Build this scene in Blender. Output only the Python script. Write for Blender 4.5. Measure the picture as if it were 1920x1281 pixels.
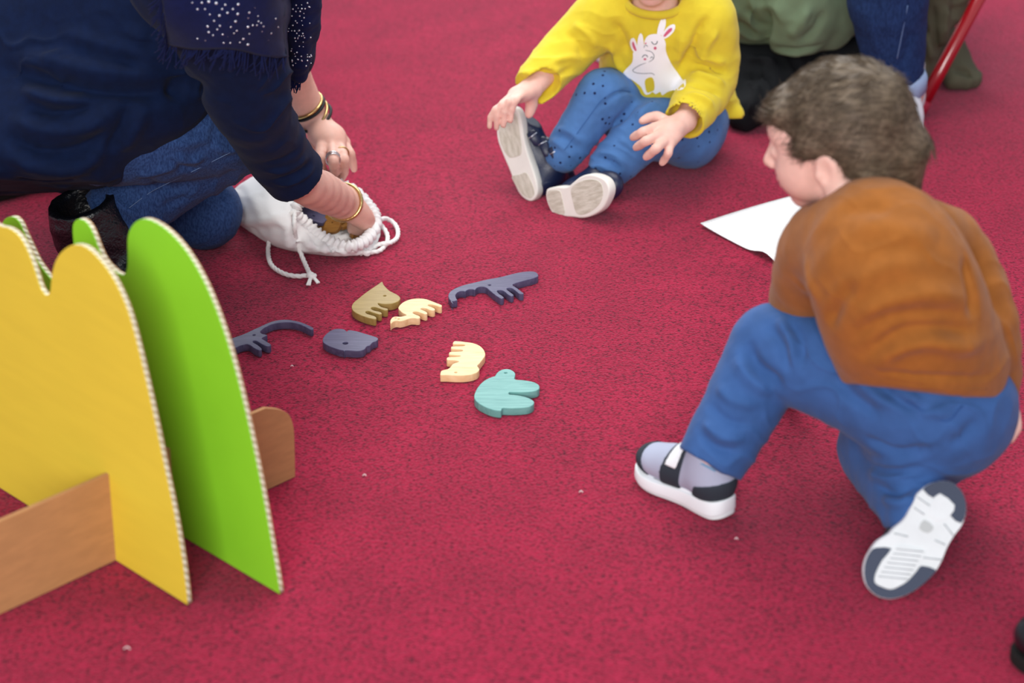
import bpy, bmesh, math, random
import numpy as np
from mathutils import Vector, Matrix
from mathutils.bvhtree import BVHTree

for _o in list(bpy.data.objects):
    bpy.data.objects.remove(_o, do_unlink=True)
SC = bpy.context.scene
COL = SC.collection

# ------------------------------------------------------------------ camera
CAM_H = 1.62
PITCH = math.radians(26.0)
FPX = 85.0 / 36.0 * 1920.0
cam_d = bpy.data.cameras.new('camera')
cam_d.lens = 85.0
cam_d.sensor_width = 36.0
cam_d.clip_end = 60.0
cam = bpy.data.objects.new('camera', cam_d)
COL.objects.link(cam)
cam.location = (0, 0, CAM_H)
cam.rotation_euler = (math.pi / 2 - PITCH, 0, 0)
cam_d.dof.use_dof = True
cam_d.dof.focus_distance = 3.72
cam_d.dof.aperture_fstop = 3.2
SC.camera = cam

# ------------------------------------------------------------------ world, lights, exposure
wd = bpy.data.worlds.new('room_light')
SC.world = wd
wd.use_nodes = True
wd.node_tree.nodes['Background'].inputs[0].default_value = (0.80, 0.90, 1.0, 1)
wd.node_tree.nodes['Background'].inputs[1].default_value = 0.62


def area(name, loc, target, sx, sy, power, col=(1, 1, 1)):
    l = bpy.data.lights.new(name, 'AREA')
    l.shape = 'RECTANGLE'
    l.size, l.size_y = sx, sy
    l.energy = power
    l.color = col
    o = bpy.data.objects.new(name, l)
    COL.objects.link(o)
    o.location = loc
    d = Vector(target) - Vector(loc)
    o.rotation_euler = d.to_track_quat('-Z', 'Y').to_euler()
    return o


area('window_and_fill_light', (-0.6, 8.2, 2.9), (0, 3.4, 0), 4.5, 2.2, 150, (0.95, 0.98, 1.0))  # window side, at the back of the room
area('ceiling_light', (0.2, 4.1, 3.1), (0.2, 3.9, 0), 2.4, 2.4, 95, (1.0, 0.97, 0.93))
area('window_and_fill_light', (-0.9, -2.6, 2.5), (-0.2, 3.2, 0.2), 3.2, 2.0, 285, (1.0, 0.98, 0.95))  # unseen fill lamp added behind the camera to brighten upright faces
SC.view_settings.view_transform = 'Standard'
SC.view_settings.look = 'None'
SC.view_settings.exposure = 0.0
SC.view_settings.gamma = 1.0
SC.view_settings.use_curve_mapping = False

# ------------------------------------------------------------------ geometry of the view (used only to measure the photograph)
_s, _c = math.sin(PITCH), math.cos(PITCH)


def ray(px, py):
    v = (py - 640.5) / FPX
    u = (px - 960.0) / FPX
    return np.array([u, _c - v * _s, -_s - v * _c])


def G(px, py, z=0.0):
    """point seen at a pixel, at height z"""
    d = ray(px, py)
    return np.array([0, 0, CAM_H]) + (z - CAM_H) / d[2] * d


def W(px, py, Y):
    """point seen at a pixel, at distance Y into the room"""
    d = ray(px, py)
    return np.array([0, 0, CAM_H]) + Y / d[1] * d


def proj(P):
    P = np.atleast_2d(np.asarray(P, float))
    dz = P[:, 2] - CAM_H
    zc = P[:, 1] * _c - dz * _s
    return np.stack([960 + FPX * P[:, 0] / zc, 640.5 - FPX * (P[:, 1] * _s + dz * _c) / zc, zc], 1)


# ------------------------------------------------------------------ scene helpers
def lin(c):
    return tuple(((x / 255.0) / 12.92 if x / 255.0 <= 0.04045 else ((x / 255.0 + 0.055) / 1.055) ** 2.4) for x in c)


def tag(o, label=None, cat=None, group=None, kind=None):
    if label: o['label'] = label
    if cat: o['category'] = cat
    if group: o['group'] = group
    if kind: o['kind'] = kind
    return o


def empty(name, loc, label=None, cat=None, group=None):
    o = bpy.data.objects.new(name, None)
    o.empty_display_size = 0.05
    COL.objects.link(o)
    o.location = tuple(loc)
    tag(o, label, cat, group)
    return o


def mesh_obj(name, verts, faces, mat, parent=None, smooth=True, origin=None):
    verts = np.asarray(verts, dtype=np.float64)
    if origin is None:
        origin = np.array(parent_loc(parent)) if parent else np.zeros(3)
        shift = origin
        loc = (0, 0, 0)
    else:
        shift = np.asarray(origin, float)
        loc = tuple(shift - (np.array(parent_loc(parent)) if parent else 0))
    me = bpy.data.meshes.new(name)
    me.from_pydata((verts - shift).tolist(), [], faces if isinstance(faces, list) else faces.tolist())
    me.polygons.foreach_set('use_smooth', [smooth] * len(me.polygons))
    me.update()
    me.materials.append(mat)
    o = bpy.data.objects.new(name, me)
    COL.objects.link(o)
    o.location = loc
    if parent:
        o.parent = parent
    return o


def parent_loc(p):
    l = Vector((0, 0, 0))
    while p is not None:
        l = l + p.location
        p = p.parent
    return tuple(l)


def catmull(pts, n=8, closed=False):
    P = np.asarray(pts, float)
    out = []
    m = len(P)
    rng = range(m) if closed else range(m - 1)
    for i in rng:
        if closed:
            p0, p1, p2, p3 = P[(i - 1) % m], P[i], P[(i + 1) % m], P[(i + 2) % m]
        else:
            p1, p2 = P[i], P[i + 1]
            p0 = P[i - 1] if i > 0 else 2 * p1 - p2
            p3 = P[i + 2] if i + 2 < m else 2 * p2 - p1
        for k in range(n):
            t = k / n
            out.append(0.5 * ((2 * p1) + (-p0 + p2) * t + (2 * p0 - 5 * p1 + 4 * p2 - p3) * t * t + (-p0 + 3 * p1 - 3 * p2 + p3) * t ** 3))
    if not closed:
        out.append(P[-1])
    return np.array(out)


def tube(pts, radii, seg=12, closed=False, caps=True, mod=None, flat=None):
    """sweep a circle along a polyline; mod(i,theta)->radius factor"""
    P = np.asarray(pts, float)
    n = len(P)
    R = np.broadcast_to(np.asarray(radii, float), (n,))
    T = np.zeros_like(P)
    if closed:
        T = np.roll(P, -1, 0) - np.roll(P, 1, 0)
    else:
        T[1:-1] = P[2:] - P[:-2]
        T[0] = P[1] - P[0]
        T[-1] = P[-1] - P[-2]
    T /= np.linalg.norm(T, axis=1)[:, None] + 1e-12
    N = np.zeros_like(P)
    a = np.array([0, 0, 1.0]) if abs(T[0][2]) < 0.9 else np.array([1.0, 0, 0])
    N[0] = np.cross(T[0], np.cross(a, T[0]))
    N[0] /= np.linalg.norm(N[0])
    for i in range(1, n):
        v = N[i - 1] - T[i] * (N[i - 1] @ T[i])
        N[i] = v / (np.linalg.norm(v) + 1e-12)
    B = np.cross(T, N)
    th = np.arange(seg) * 2 * math.pi / seg
    V = np.zeros((n, seg, 3))
    for i in range(n):
        rr = R[i] * (np.array([mod(i, t) for t in th]) if mod else 1.0)
        off = (np.cos(th) * rr)[:, None] * N[i] + (np.sin(th) * rr)[:, None] * B[i]
        if flat is not None:
            ax, f = flat
            off = off - np.outer(off @ ax, ax) * (1 - f)
        V[i] = P[i] + off
    F = []
    for i in range(n if closed else n - 1):
        j = (i + 1) % n
        for k in range(seg):
            l = (k + 1) % seg
            F.append((i * seg + k, i * seg + l, j * seg + l, j * seg + k))
    verts = V.reshape(-1, 3)
    if caps and not closed:
        F.append(tuple(range(seg))[::-1])
        F.append(tuple((n - 1) * seg + k for k in range(seg)))
    return verts, F


def join(parts):
    V, F, o = [], [], 0
    for v, f in parts:
        v = np.asarray(v)
        V.append(v)
        F += [tuple(int(i) + o for i in q) for q in f]
        o += len(v)
    return np.concatenate(V), F


def plate(name, loops, thick, bevel, mat, matrix, parent=None, res=2):
    """flat piece cut to an outline (extra loops are holes), extruded along its local z, with rounded rims"""
    cu = bpy.data.curves.new(name, 'CURVE')
    cu.dimensions = '2D'
    cu.fill_mode = 'BOTH'
    for lp in loops:
        sp = cu.splines.new('POLY')
        sp.points.add(len(lp) - 1)
        for i, (x, y) in enumerate(lp):
            sp.points[i].co = (x, y, 0, 1)
        sp.use_cyclic_u = True
    cu.extrude = thick / 2 - bevel
    cu.bevel_depth = bevel
    cu.bevel_resolution = res
    cu.offset = -bevel
    tmp = bpy.data.objects.new('tmp', cu)
    COL.objects.link(tmp)
    dg = bpy.context.evaluated_depsgraph_get()
    me = bpy.data.meshes.new_from_object(tmp.evaluated_get(dg))
    bpy.data.objects.remove(tmp, do_unlink=True)
    bpy.data.curves.remove(cu)
    me.name = name
    me.materials.clear()
    me.materials.append(mat)
    bm = bmesh.new()
    bm.from_mesh(me)
    bmesh.ops.remove_doubles(bm, verts=bm.verts, dist=1e-5)
    bmesh.ops.recalc_face_normals(bm, faces=bm.faces)
    bm.to_mesh(me)
    bm.free()
    o = bpy.data.objects.new(name, me)
    COL.objects.link(o)
    if parent:
        o.parent = parent
        o.matrix_basis = Matrix.Translation(Vector(parent_loc(parent))).inverted() @ matrix
    else:
        o.matrix_basis = matrix
    return o


# ------------------------------------------------------------------ materials
def mat(name, col, rough=0.7, var=0.0, vscale=20.0, bump=0.0, bscale=400.0, sheen=0.0, metal=0.0, stretch=(1, 1, 1), spec=0.4, sss=0.0, col2=None, detail=3.0, weave=0.0, wscale=900.0, coat=0.0, bdist=0.002):
    m = bpy.data.materials.new(name)
    m.use_nodes = True
    nt = m.node_tree
    b = nt.nodes['Principled BSDF']
    c = lin(col)
    b.inputs['Base Color'].default_value = (*c, 1)
    b.inputs['Roughness'].default_value = rough
    b.inputs['Metallic'].default_value = metal
    b.inputs['Specular IOR Level'].default_value = spec
    b.inputs['Sheen Weight'].default_value = sheen
    b.inputs['Sheen Roughness'].default_value = 0.5
    b.inputs['Coat Weight'].default_value = coat
    if sss:
        b.inputs['Subsurface Weight'].default_value = sss
        b.inputs['Subsurface Radius'].default_value = (0.012, 0.005, 0.003)
        b.inputs['Subsurface Scale'].default_value = 0.5
    tc = nt.nodes.new('ShaderNodeTexCoord')
    mp = nt.nodes.new('ShaderNodeMapping')
    mp.inputs['Scale'].default_value = stretch
    nt.links.new(tc.outputs['Object'], mp.inputs['Vector'])
    if var > 0 or col2:
        n = nt.nodes.new('ShaderNodeTexNoise')
        n.inputs['Scale'].default_value = vscale
        n.inputs['Detail'].default_value = detail
        nt.links.new(mp.outputs[0], n.inputs['Vector'])
        r = nt.nodes.new('ShaderNodeValToRGB')
        r.color_ramp.elements[0].position = 0.36
        r.color_ramp.elements[1].position = 0.64
        if col2:
            r.color_ramp.elements[0].color = (*c, 1)
            r.color_ramp.elements[1].color = (*lin(col2), 1)
        else:
            r.color_ramp.elements[0].color = (*[x * (1 - var) for x in c], 1)
            r.color_ramp.elements[1].color = (*[min(1, x * (1 + var)) for x in c], 1)
        nt.links.new(n.outputs['Fac'], r.inputs['Fac'])
        nt.links.new(r.outputs['Color'], b.inputs['Base Color'])
    if bump > 0 or weave > 0:
        bp = nt.nodes.new('ShaderNodeBump')
        bp.inputs['Distance'].default_value = bdist
        bp.inputs['Strength'].default_value = bump if bump > 0 else weave
        n2 = nt.nodes.new('ShaderNodeTexNoise')
        n2.inputs['Scale'].default_value = bscale
        n2.inputs['Detail'].default_value = 2.0
        nt.links.new(mp.outputs[0], n2.inputs['Vector'])
        nt.links.new(n2.outputs['Fac'], bp.inputs['Height'])
        nt.links.new(bp.outputs['Normal'], b.inputs['Normal'])
    return m


# ------------------------------------------------------------------ implicit modelling (smooth unions, meshed by surface nets)
class Vol:
    def __init__(s, lo, hi, h):
        s.lo = np.asarray(lo, float)
        s.h = h
        s.n = (np.ceil((np.asarray(hi, float) - s.lo) / h) + 1).astype(int)
        s.d = np.full(s.n, 1.0, np.float32)

    def box(s, lo, hi):
        a = np.clip(np.floor((np.asarray(lo) - s.lo) / s.h).astype(int), 0, s.n - 1)
        b = np.clip(np.ceil((np.asarray(hi) - s.lo) / s.h).astype(int) + 1, 1, s.n)
        sl = tuple(slice(int(i), int(j)) for i, j in zip(a, b))
        ax = [(s.lo[k] + s.h * np.arange(a[k], b[k])).astype(np.float32) for k in range(3)]
        return sl, (ax[0][:, None, None], ax[1][None, :, None], ax[2][None, None, :])

    def put(s, f, lo, hi, k=0.0, op='u', pad=None):
        pad = (k + 2 * s.h + 0.004) if pad is None else pad
        sl, X = s.box(np.asarray(lo) - pad, np.asarray(hi) + pad)
        cur = s.d[sl]
        if cur.size == 0:
            return
        v = f(*X).astype(np.float32)
        if op == 'u':
            s.d[sl] = smin(cur, v, k)
        elif op == 's':
            s.d[sl] = -smin(-cur, v, k)
        elif op == 'i':
            s.d[sl] = -smin(-cur, -v, k)

    # --- primitives
    def cone(s, a, b, ra, rb, k=0.01, op='u', flat=None):
        a = np.asarray(a, float); b = np.asarray(b, float)
        r = max(ra, rb)
        fs = 1.0
        if flat is not None:
            ax = np.asarray(flat[0], float); ax = ax / np.linalg.norm(ax); fs = flat[1]

        def f(X, Y, Z):
            px, py, pz = X - a[0], Y - a[1], Z - a[2]
            ba = b - a
            if flat is not None:
                dd = px * ax[0] + py * ax[1] + pz * ax[2]
                e = dd * (1 / fs - 1)
                px, py, pz = px + e * ax[0], py + e * ax[1], pz + e * ax[2]
                ba = ba + ax * (ba @ ax) * (1 / fs - 1)
            l2 = float(ba @ ba) + 1e-12
            t = np.clip((px * ba[0] + py * ba[1] + pz * ba[2]) / l2, 0, 1)
            d = np.sqrt((px - ba[0] * t) ** 2 + (py - ba[1] * t) ** 2 + (pz - ba[2] * t) ** 2) - (ra + (rb - ra) * t)
            return d * min(1.0, fs) if flat is not None else d
        rr = r * max(1.0, fs)
        s.put(f, np.minimum(a, b) - rr, np.maximum(a, b) + rr, k, op)

    def chain(s, pts, radii, k=0.01, op='u', flat=None, sub=0):
        P = np.asarray(pts, float)
        R = np.broadcast_to(np.asarray(radii, float), (len(P),))
        if sub:
            Q = catmull(np.concatenate([P, R[:, None]], 1), sub)
            P, R = Q[:, :3], Q[:, 3]
        for i in range(len(P) - 1):
            s.cone(P[i], P[i + 1], R[i], R[i + 1], k if i == 0 else min(k, 0.5 * R[i]), op, flat)

    def ell(s, c, r, M=None, k=0.01, op='u'):
        c = np.asarray(c, float); r = np.asarray(r, float)
        M = np.eye(3) if M is None else np.asarray(M, float)   # columns = local axes

        def f(X, Y, Z):
            px, py, pz = X - c[0], Y - c[1], Z - c[2]
            q = [px * M[0, i] + py * M[1, i] + pz * M[2, i] for i in range(3)]
            k0 = np.sqrt((q[0] / r[0]) ** 2 + (q[1] / r[1]) ** 2 + (q[2] / r[2]) ** 2)
            k1 = np.sqrt((q[0] / r[0] ** 2) ** 2 + (q[1] / r[1] ** 2) ** 2 + (q[2] / r[2] ** 2) ** 2) + 1e-6
            return k0 * (k0 - 1) / k1
        e = np.abs(M) @ r
        s.put(f, c - e, c + e, k, op)

    def cut(s, p, n, lo=None, hi=None, k=0.0):
        """remove everything on the +n side of the plane"""
        p = np.asarray(p, float); n = np.asarray(n, float); n = n / np.linalg.norm(n)
        lo = s.lo if lo is None else lo
        hi = s.lo + s.h * s.n if hi is None else hi
        s.put(lambda X, Y, Z: (X - p[0]) * n[0] + (Y - p[1]) * n[1] + (Z - p[2]) * n[2], lo, hi, k, 'i', pad=0)

    def ground(s, z=0.0, k=0.0):
        sl, X = s.box(s.lo, s.lo + s.h * s.n)
        g = np.broadcast_to((z - X[2]), s.d.shape)
        s.d = -smin(-s.d, -g, k) if k > 0 else np.maximum(s.d, g)

    def mesh(s):
        d = s.d
        d[0], d[-1], d[:, 0], d[:, -1], d[:, :, 0], d[:, :, -1] = 1, 1, 1, 1, 1, 1
        ins = d < 0
        c = np.zeros(tuple(np.array(d.shape) - 1), np.int8)
        for i in (0, 1):
            for j in (0, 1):
                for k in (0, 1):
                    c += ins[i:d.shape[0] - 1 + i, j:d.shape[1] - 1 + j, k:d.shape[2] - 1 + k]
        idx = np.argwhere((c > 0) & (c < 8))
        cid = np.full(c.shape, -1, np.int32)
        cid[tuple(idx.T)] = np.arange(len(idx))
        acc = np.zeros((len(idx), 3)); cnt = np.zeros(len(idx))
        cor = [(i, j, k) for i in (0, 1) for j in (0, 1) for k in (0, 1)]
        val = {q: d[idx[:, 0] + q[0], idx[:, 1] + q[1], idx[:, 2] + q[2]].astype(np.float64) for q in cor}
        for q in cor:
            for ax in range(3):
                if q[ax] == 0:
                    r = list(q); r[ax] = 1; r = tuple(r)
                    a, b = val[q], val[r]
                    m = (a < 0) != (b < 0)
                    t = np.where(m, a / np.where(m, a - b, 1), 0)
                    pt = np.tile(np.array(q, float), (len(idx), 1)); pt[:, ax] += t
                    acc[m] += pt[m]; cnt[m] += 1
        V = s.lo + s.h * (idx + acc / cnt[:, None])
        F = []
        for ax in range(3):
            o1, o2 = (ax + 1) % 3, (ax + 2) % 3
            a = ins
            sl0 = [slice(None)] * 3; sl1 = [slice(None)] * 3
            sl0[ax] = slice(0, -1); sl1[ax] = slice(1, None)
            ch = a[tuple(sl0)] != a[tuple(sl1)]
            e = np.argwhere(ch)
            ok = (e[:, o1] > 0) & (e[:, o2] > 0) & (e[:, o1] < d.shape[o1] - 1) & (e[:, o2] < d.shape[o2] - 1)
            e = e[ok]
            st = a[tuple(e.T)]
            q = []
            for (u, v) in ((-1, -1), (0, -1), (0, 0), (-1, 0)):
                t = e.copy(); t[:, o1] += u; t[:, o2] += v
                q.append(cid[tuple(t.T)])
            q = np.stack(q, 1)
            q[~st] = q[~st][:, ::-1]
            F.append(q)
        F = np.concatenate(F)
        F = F[(F >= 0).all(1)]
        return V, F


def smin(a, b, k):
    if k <= 0:
        return np.minimum(a, b)
    h = np.clip(0.5 + 0.5 * (b - a) / k, 0, 1)
    return b + (a - b) * h - k * h * (1 - h)


def vnormals(V, F):
    n = np.zeros_like(V)
    fn = np.cross(V[F[:, 2]] - V[F[:, 0]], V[F[:, 3]] - V[F[:, 1]])
    for k in range(4):
        np.add.at(n, F[:, k], fn)
    return n / (np.linalg.norm(n, axis=1)[:, None] + 1e-12)


def relax(V, F, it=2, lam=0.5):
    for _ in range(it):
        acc = np.zeros_like(V); cnt = np.zeros(len(V))
        for k in range(4):
            np.add.at(acc, F[:, k], V[F[:, (k + 1) % 4]]); np.add.at(cnt, F[:, k], 1)
            np.add.at(acc, F[:, k], V[F[:, (k - 1) % 4]]); np.add.at(cnt, F[:, k], 1)
        V = V + lam * (acc / np.maximum(cnt, 1)[:, None] - V)
    return V


def bvh_of(V, F):
    return BVHTree.FromPolygons([tuple(p) for p in V], [tuple(int(i) for i in f) for f in F])


def hit(bvh, px, py, fallback=True):
    d = ray(px, py)
    h = bvh.ray_cast(Vector((0, 0, CAM_H)), Vector(d))
    if h[0] is not None:
        return np.array(h[0])
    if not fallback:
        return None
    # no surface there: closest point to the line of sight
    best, bp = 1e9, None
    dn = d / np.linalg.norm(d)
    for t in np.linspace(1.8, 5.2, 35):
        q = np.array([0, 0, CAM_H]) + dn * t
        r = bvh.find_nearest(Vector(q))
        if r[3] < best:
            best, bp = r[3], np.array(r[0])
    return bp


def fold(V, N, lines, F):
    """raise (amp>0) or crease (amp<0) a surface along lines lying on it; lines: (pixel polyline, width m, amp m)"""
    bv = bvh_of(V, F)
    D = np.zeros(len(V))
    for pts, w, amp in lines:
        P = np.array([hit(bv, x, y) for x, y in pts])
        P = catmull(P, 5) if len(P) > 2 else P
        L = np.linalg.norm(np.diff(P, axis=0), axis=1); S = np.concatenate([[0], np.cumsum(L)]); tot = S[-1] + 1e-9
        lo, hi = P.min(0) - 3 * w, P.max(0) + 3 * w
        idx = np.where(((V > lo) & (V < hi)).all(1))[0]
        if len(idx) == 0:
            continue
        Q = V[idx]
        best = np.full(len(idx), 1e9); bt = np.zeros(len(idx))
        for i in range(len(P) - 1):
            ba = P[i + 1] - P[i]
            t = np.clip(((Q - P[i]) @ ba) / (ba @ ba + 1e-12), 0, 1)
            dd = np.linalg.norm(Q - P[i] - t[:, None] * ba, axis=1)
            m = dd < best
            best[m] = dd[m]; bt[m] = (S[i] + t[m] * L[i]) / tot
        taper = np.clip(np.minimum(bt, 1 - bt) * 4 + 0.12, 0, 1)
        D[idx] += amp * np.exp(-(best / w) ** 2) * taper
    return V + N * D[:, None]


def noise3(V, scale, seed=0, octaves=3):
    rng = np.random.RandomState(seed)
    out = np.zeros(len(V)); a = 1.0
    for o in range(octaves):
        for _ in range(5):
            k = rng.normal(size=3); k *= scale * (2 ** o) / np.linalg.norm(k)
            out += a * np.sin(V @ k * 6.283 + rng.rand() * 6.283 + 1.3 * np.sin(V @ rng.normal(size=3) * scale * 3))
        a *= 0.5
    return out / 5.0


def wrinkle(V, N, specs):
    """soft creases running across a direction, fading in and out over the cloth"""
    D = np.zeros(len(V))
    for d, freq, amp, seed in specs:
        d = np.asarray(d, float); d = d / np.linalg.norm(d)
        ph = freq * (V @ d) + 0.9 * noise3(V, 7.0, seed, 2)
        r = 1 - np.abs(np.sin(ph * math.pi))
        mask = np.clip(noise3(V, 5.0, seed + 50, 1) * 1.3 + 0.25, 0, 1)
        D += amp * (r ** 2) * mask
    return V + N * D[:, None]


def sdf_obj(name, vol, m, parent=None, folds=None, noise=None, relax_it=1, floor=None, post=None, wr=None, fs=1.0):
    V, F = vol.mesh()
    V = relax(V, F, relax_it)
    if folds or noise or wr:
        N = vnormals(V, F)
        if wr:
            V = wrinkle(V, N, wr)
        if noise:
            for amp, sc, seed in noise:
                V = V + N * (amp * noise3(V, sc, seed))[:, None]
        if folds:
            N = vnormals(V, F)
            V = fold(V, N, [(p, w, am * fs) for p, w, am in folds], F)
    if post:
        V = post(V)
    if floor is not None:
        V[:, 2] = np.maximum(V[:, 2], floor)
    return mesh_obj(name, V, F, m, parent)


def frame(x, zhint):
    """orthonormal columns (x, y, z) from a forward axis and an up hint"""
    x = np.asarray(x, float); x = x / np.linalg.norm(x)
    z = np.asarray(zhint, float); z = z - x * (z @ x); z = z / np.linalg.norm(z)
    return np.stack([x, np.cross(z, x), z], 1)


def mat4(M, t):
    return Matrix(((M[0][0], M[0][1], M[0][2], t[0]), (M[1][0], M[1][1], M[1][2], t[1]), (M[2][0], M[2][1], M[2][2], t[2]), (0, 0, 0, 1)))
# ------------------------------------------------------------------ carpet floor
def carpet_material():
    m = bpy.data.materials.new('red_carpet')
    m.use_nodes = True
    nt = m.node_tree
    N = nt.nodes.new
    L = nt.links.new
    b = nt.nodes['Principled BSDF']
    b.inputs['Roughness'].default_value = 0.95
    b.inputs['Specular IOR Level'].default_value = 0.1
    b.inputs['Sheen Weight'].default_value = 0.35
    b.inputs['Sheen Roughness'].default_value = 0.45
    b.inputs['Sheen Tint'].default_value = (1.0, 0.45, 0.6, 1)
    tc = N('ShaderNodeTexCoord')
    n1 = N('ShaderNodeTexNoise'); n1.inputs['Scale'].default_value = 185; n1.inputs['Detail'].default_value = 3; n1.inputs['Roughness'].default_value = 0.65
    n2 = N('ShaderNodeTexNoise'); n2.inputs['Scale'].default_value = 9; n2.inputs['Detail'].default_value = 5
    n3 = N('ShaderNodeTexNoise'); n3.inputs['Scale'].default_value = 60; n3.inputs['Detail'].default_value = 4
    v = N('ShaderNodeTexVoronoi'); v.inputs['Scale'].default_value = 260
    for n in (n1, n2, n3, v):
        L(tc.outputs['Object'], n.inputs['Vector'])
    r1 = N('ShaderNodeValToRGB')
    e = r1.color_ramp.elements
    e[0].position = 0.36; e[0].color = (*lin((76, 2, 23)), 1)
    e[1].position = 0.60; e[1].color = (*lin((156, 20, 56)), 1)
    x = e.new(0.46); x.color = (*lin((136, 12, 44)), 1)
    L(n1.outputs['Fac'], r1.inputs['Fac'])
    mr = N('ShaderNodeMapRange'); mr.inputs[1].default_value = 0.3; mr.inputs[2].default_value = 0.7; mr.inputs[3].default_value = 0.86; mr.inputs[4].default_value = 1.12
    L(n2.outputs['Fac'], mr.inputs[0])
    mr3 = N('ShaderNodeMapRange'); mr3.inputs[1].default_value = 0.3; mr3.inputs[2].default_value = 0.7; mr3.inputs[3].default_value = 0.9; mr3.inputs[4].default_value = 1.1
    L(n3.outputs['Fac'], mr3.inputs[0])
    mm = N('ShaderNodeMath'); mm.operation = 'MULTIPLY'
    L(mr.outputs[0], mm.inputs[0]); L(mr3.outputs[0], mm.inputs[1])
    hs = N('ShaderNodeHueSaturation')
    L(r1.outputs['Color'], hs.inputs['Color']); L(mm.outputs[0], hs.inputs['Value'])
    L(hs.outputs['Color'], b.inputs['Base Color'])
    ad = N('ShaderNodeMath'); ad.operation = 'ADD'
    L(n1.outputs['Fac'], ad.inputs[0]); L(v.outputs['Distance'], ad.inputs[1])
    bp = N('ShaderNodeBump'); bp.inputs['Strength'].default_value = 0.38; bp.inputs['Distance'].default_value = 0.003
    L(ad.outputs[0], bp.inputs['Height'])
    L(bp.outputs['Normal'], b.inputs['Normal'])
    return m


M_carpet = carpet_material()
_n = 60
_xs = np.linspace(-5, 5, _n)
_ys = np.linspace(-1.5, 9.5, _n)
_V = np.array([(x, y, -0.0012 + 0.0012 * math.sin(x * 7 + y * 3) * math.sin(y * 5 - x * 2)) for y in _ys for x in _xs])
_V[:, 2] = np.minimum(_V[:, 2], 0)
_F = [(j * _n + i, j * _n + i + 1, (j + 1) * _n + i + 1, (j + 1) * _n + i) for j in range(_n - 1) for i in range(_n - 1)]
floor = mesh_obj('floor', _V, _F, M_carpet)
tag(floor, 'red low-pile carpet covering the whole floor', 'carpet', kind='structure')

# lint flecks on the carpet
M_lint = mat('lint', (225, 205, 205), 0.9)
for (px, py, L_, where) in ((680, 893, .005, 'to the right of the brown cardboard tab'), (1086, 924, .005, 'left of the grey sneaker'), (545, 688, .004, 'just below the trunk of the purple anteater'), (232, 1218, .008, 'below the front of the yellow panel'), (1378, 1012, .004, 'under the heel of the grey sneaker')):
    g = G(px, py, 0.0)
    pts = catmull([g + [0, 0, .0006], g + [L_ * .5, L_ * .3, .0022], g + [L_, -L_ * .1, .0008]], 4)
    v, f = tube(pts, 0.0007, 6)
    tag(mesh_obj('lint_fleck', v, f, M_lint, origin=g), 'tiny pale lint fleck on the carpet ' + where, 'lint', 'lint flecks on the carpet')

# ------------------------------------------------------------------ cardboard play screen
M_yellow = mat('yellow_cardboard', (228, 202, 62), 0.55, var=0.02, vscale=8, bump=0.02, bscale=60, stretch=(1, 6, 6))
M_green = mat('green_cardboard', (140, 214, 44), 0.5, var=0.03, vscale=8, bump=0.06, bscale=60)
M_brown = mat('brown_cardboard', (184, 134, 88), 0.8, var=0.06, vscale=30, bump=0.15, bscale=120, stretch=(1, 5, 5))


def flute_material():
    m = bpy.data.materials.new('corrugated_core')
    m.use_nodes = True
    nt = m.node_tree
    b = nt.nodes['Principled BSDF']
    b.inputs['Roughness'].default_value = 0.9
    tc = nt.nodes.new('ShaderNodeTexCoord')
    w = nt.nodes.new('ShaderNodeTexWave')
    w.wave_type = 'BANDS'; w.bands_direction = 'DIAGONAL'
    w.inputs['Scale'].default_value = 55
    w.inputs['Distortion'].default_value = 1.5
    w.inputs['Detail'].default_value = 2
    w.inputs['Detail Scale'].default_value = 3
    r = nt.nodes.new('ShaderNodeValToRGB')
    r.color_ramp.elements[0].color = (*lin((176, 165, 132)), 1)
    r.color_ramp.elements[1].color = (*lin((238, 233, 208)), 1)
    r.color_ramp.elements[0].position = 0.25
    r.color_ramp.elements[1].position = 0.6
    nt.links.new(tc.outputs['Object'], w.inputs['Vector'])
    nt.links.new(w.outputs['Fac'], r.inputs['Fac'])
    nt.links.new(r.outputs['Color'], b.inputs['Base Color'])
    bp = nt.nodes.new('ShaderNodeBump'); bp.inputs['Strength'].default_value = 0.8; bp.inputs['Distance'].default_value = 0.002
    nt.links.new(w.outputs['Fac'], bp.inputs['Height'])
    nt.links.new(bp.outputs['Normal'], b.inputs['Normal'])
    return m


M_flute = flute_material()
_ya, _yb = G(352, 1134), G(70, 966)
_dir = (_yb - _ya); _dir[2] = 0; _dir /= np.linalg.norm(_dir)
_g1, _g2 = G(525, 1114), G(347, 1003)
_dg = (_g2 - _g1); _dg[2] = 0; _dg /= np.linalg.norm(_dg)
_dir = _dir + _dg; _dir /= np.linalg.norm(_dir)
_up = np.array([0, 0, 1.0])


def plane_uv(px, py, p0, d):
    n = np.cross(d, _up)
    r = ray(px, py); o = np.array([0, 0, CAM_H])
    P = o + ((p0 - o) @ n) / (r @ n) * r
    return np.array([(P - p0) @ d, P[2]])


screen = empty('cardboard_screen', (_ya + _g1) / 2 * np.array([1, 1, 0]), 'free-standing cardboard play screen with yellow and green scalloped panels slotted into a brown board', 'cardboard screen')


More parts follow.
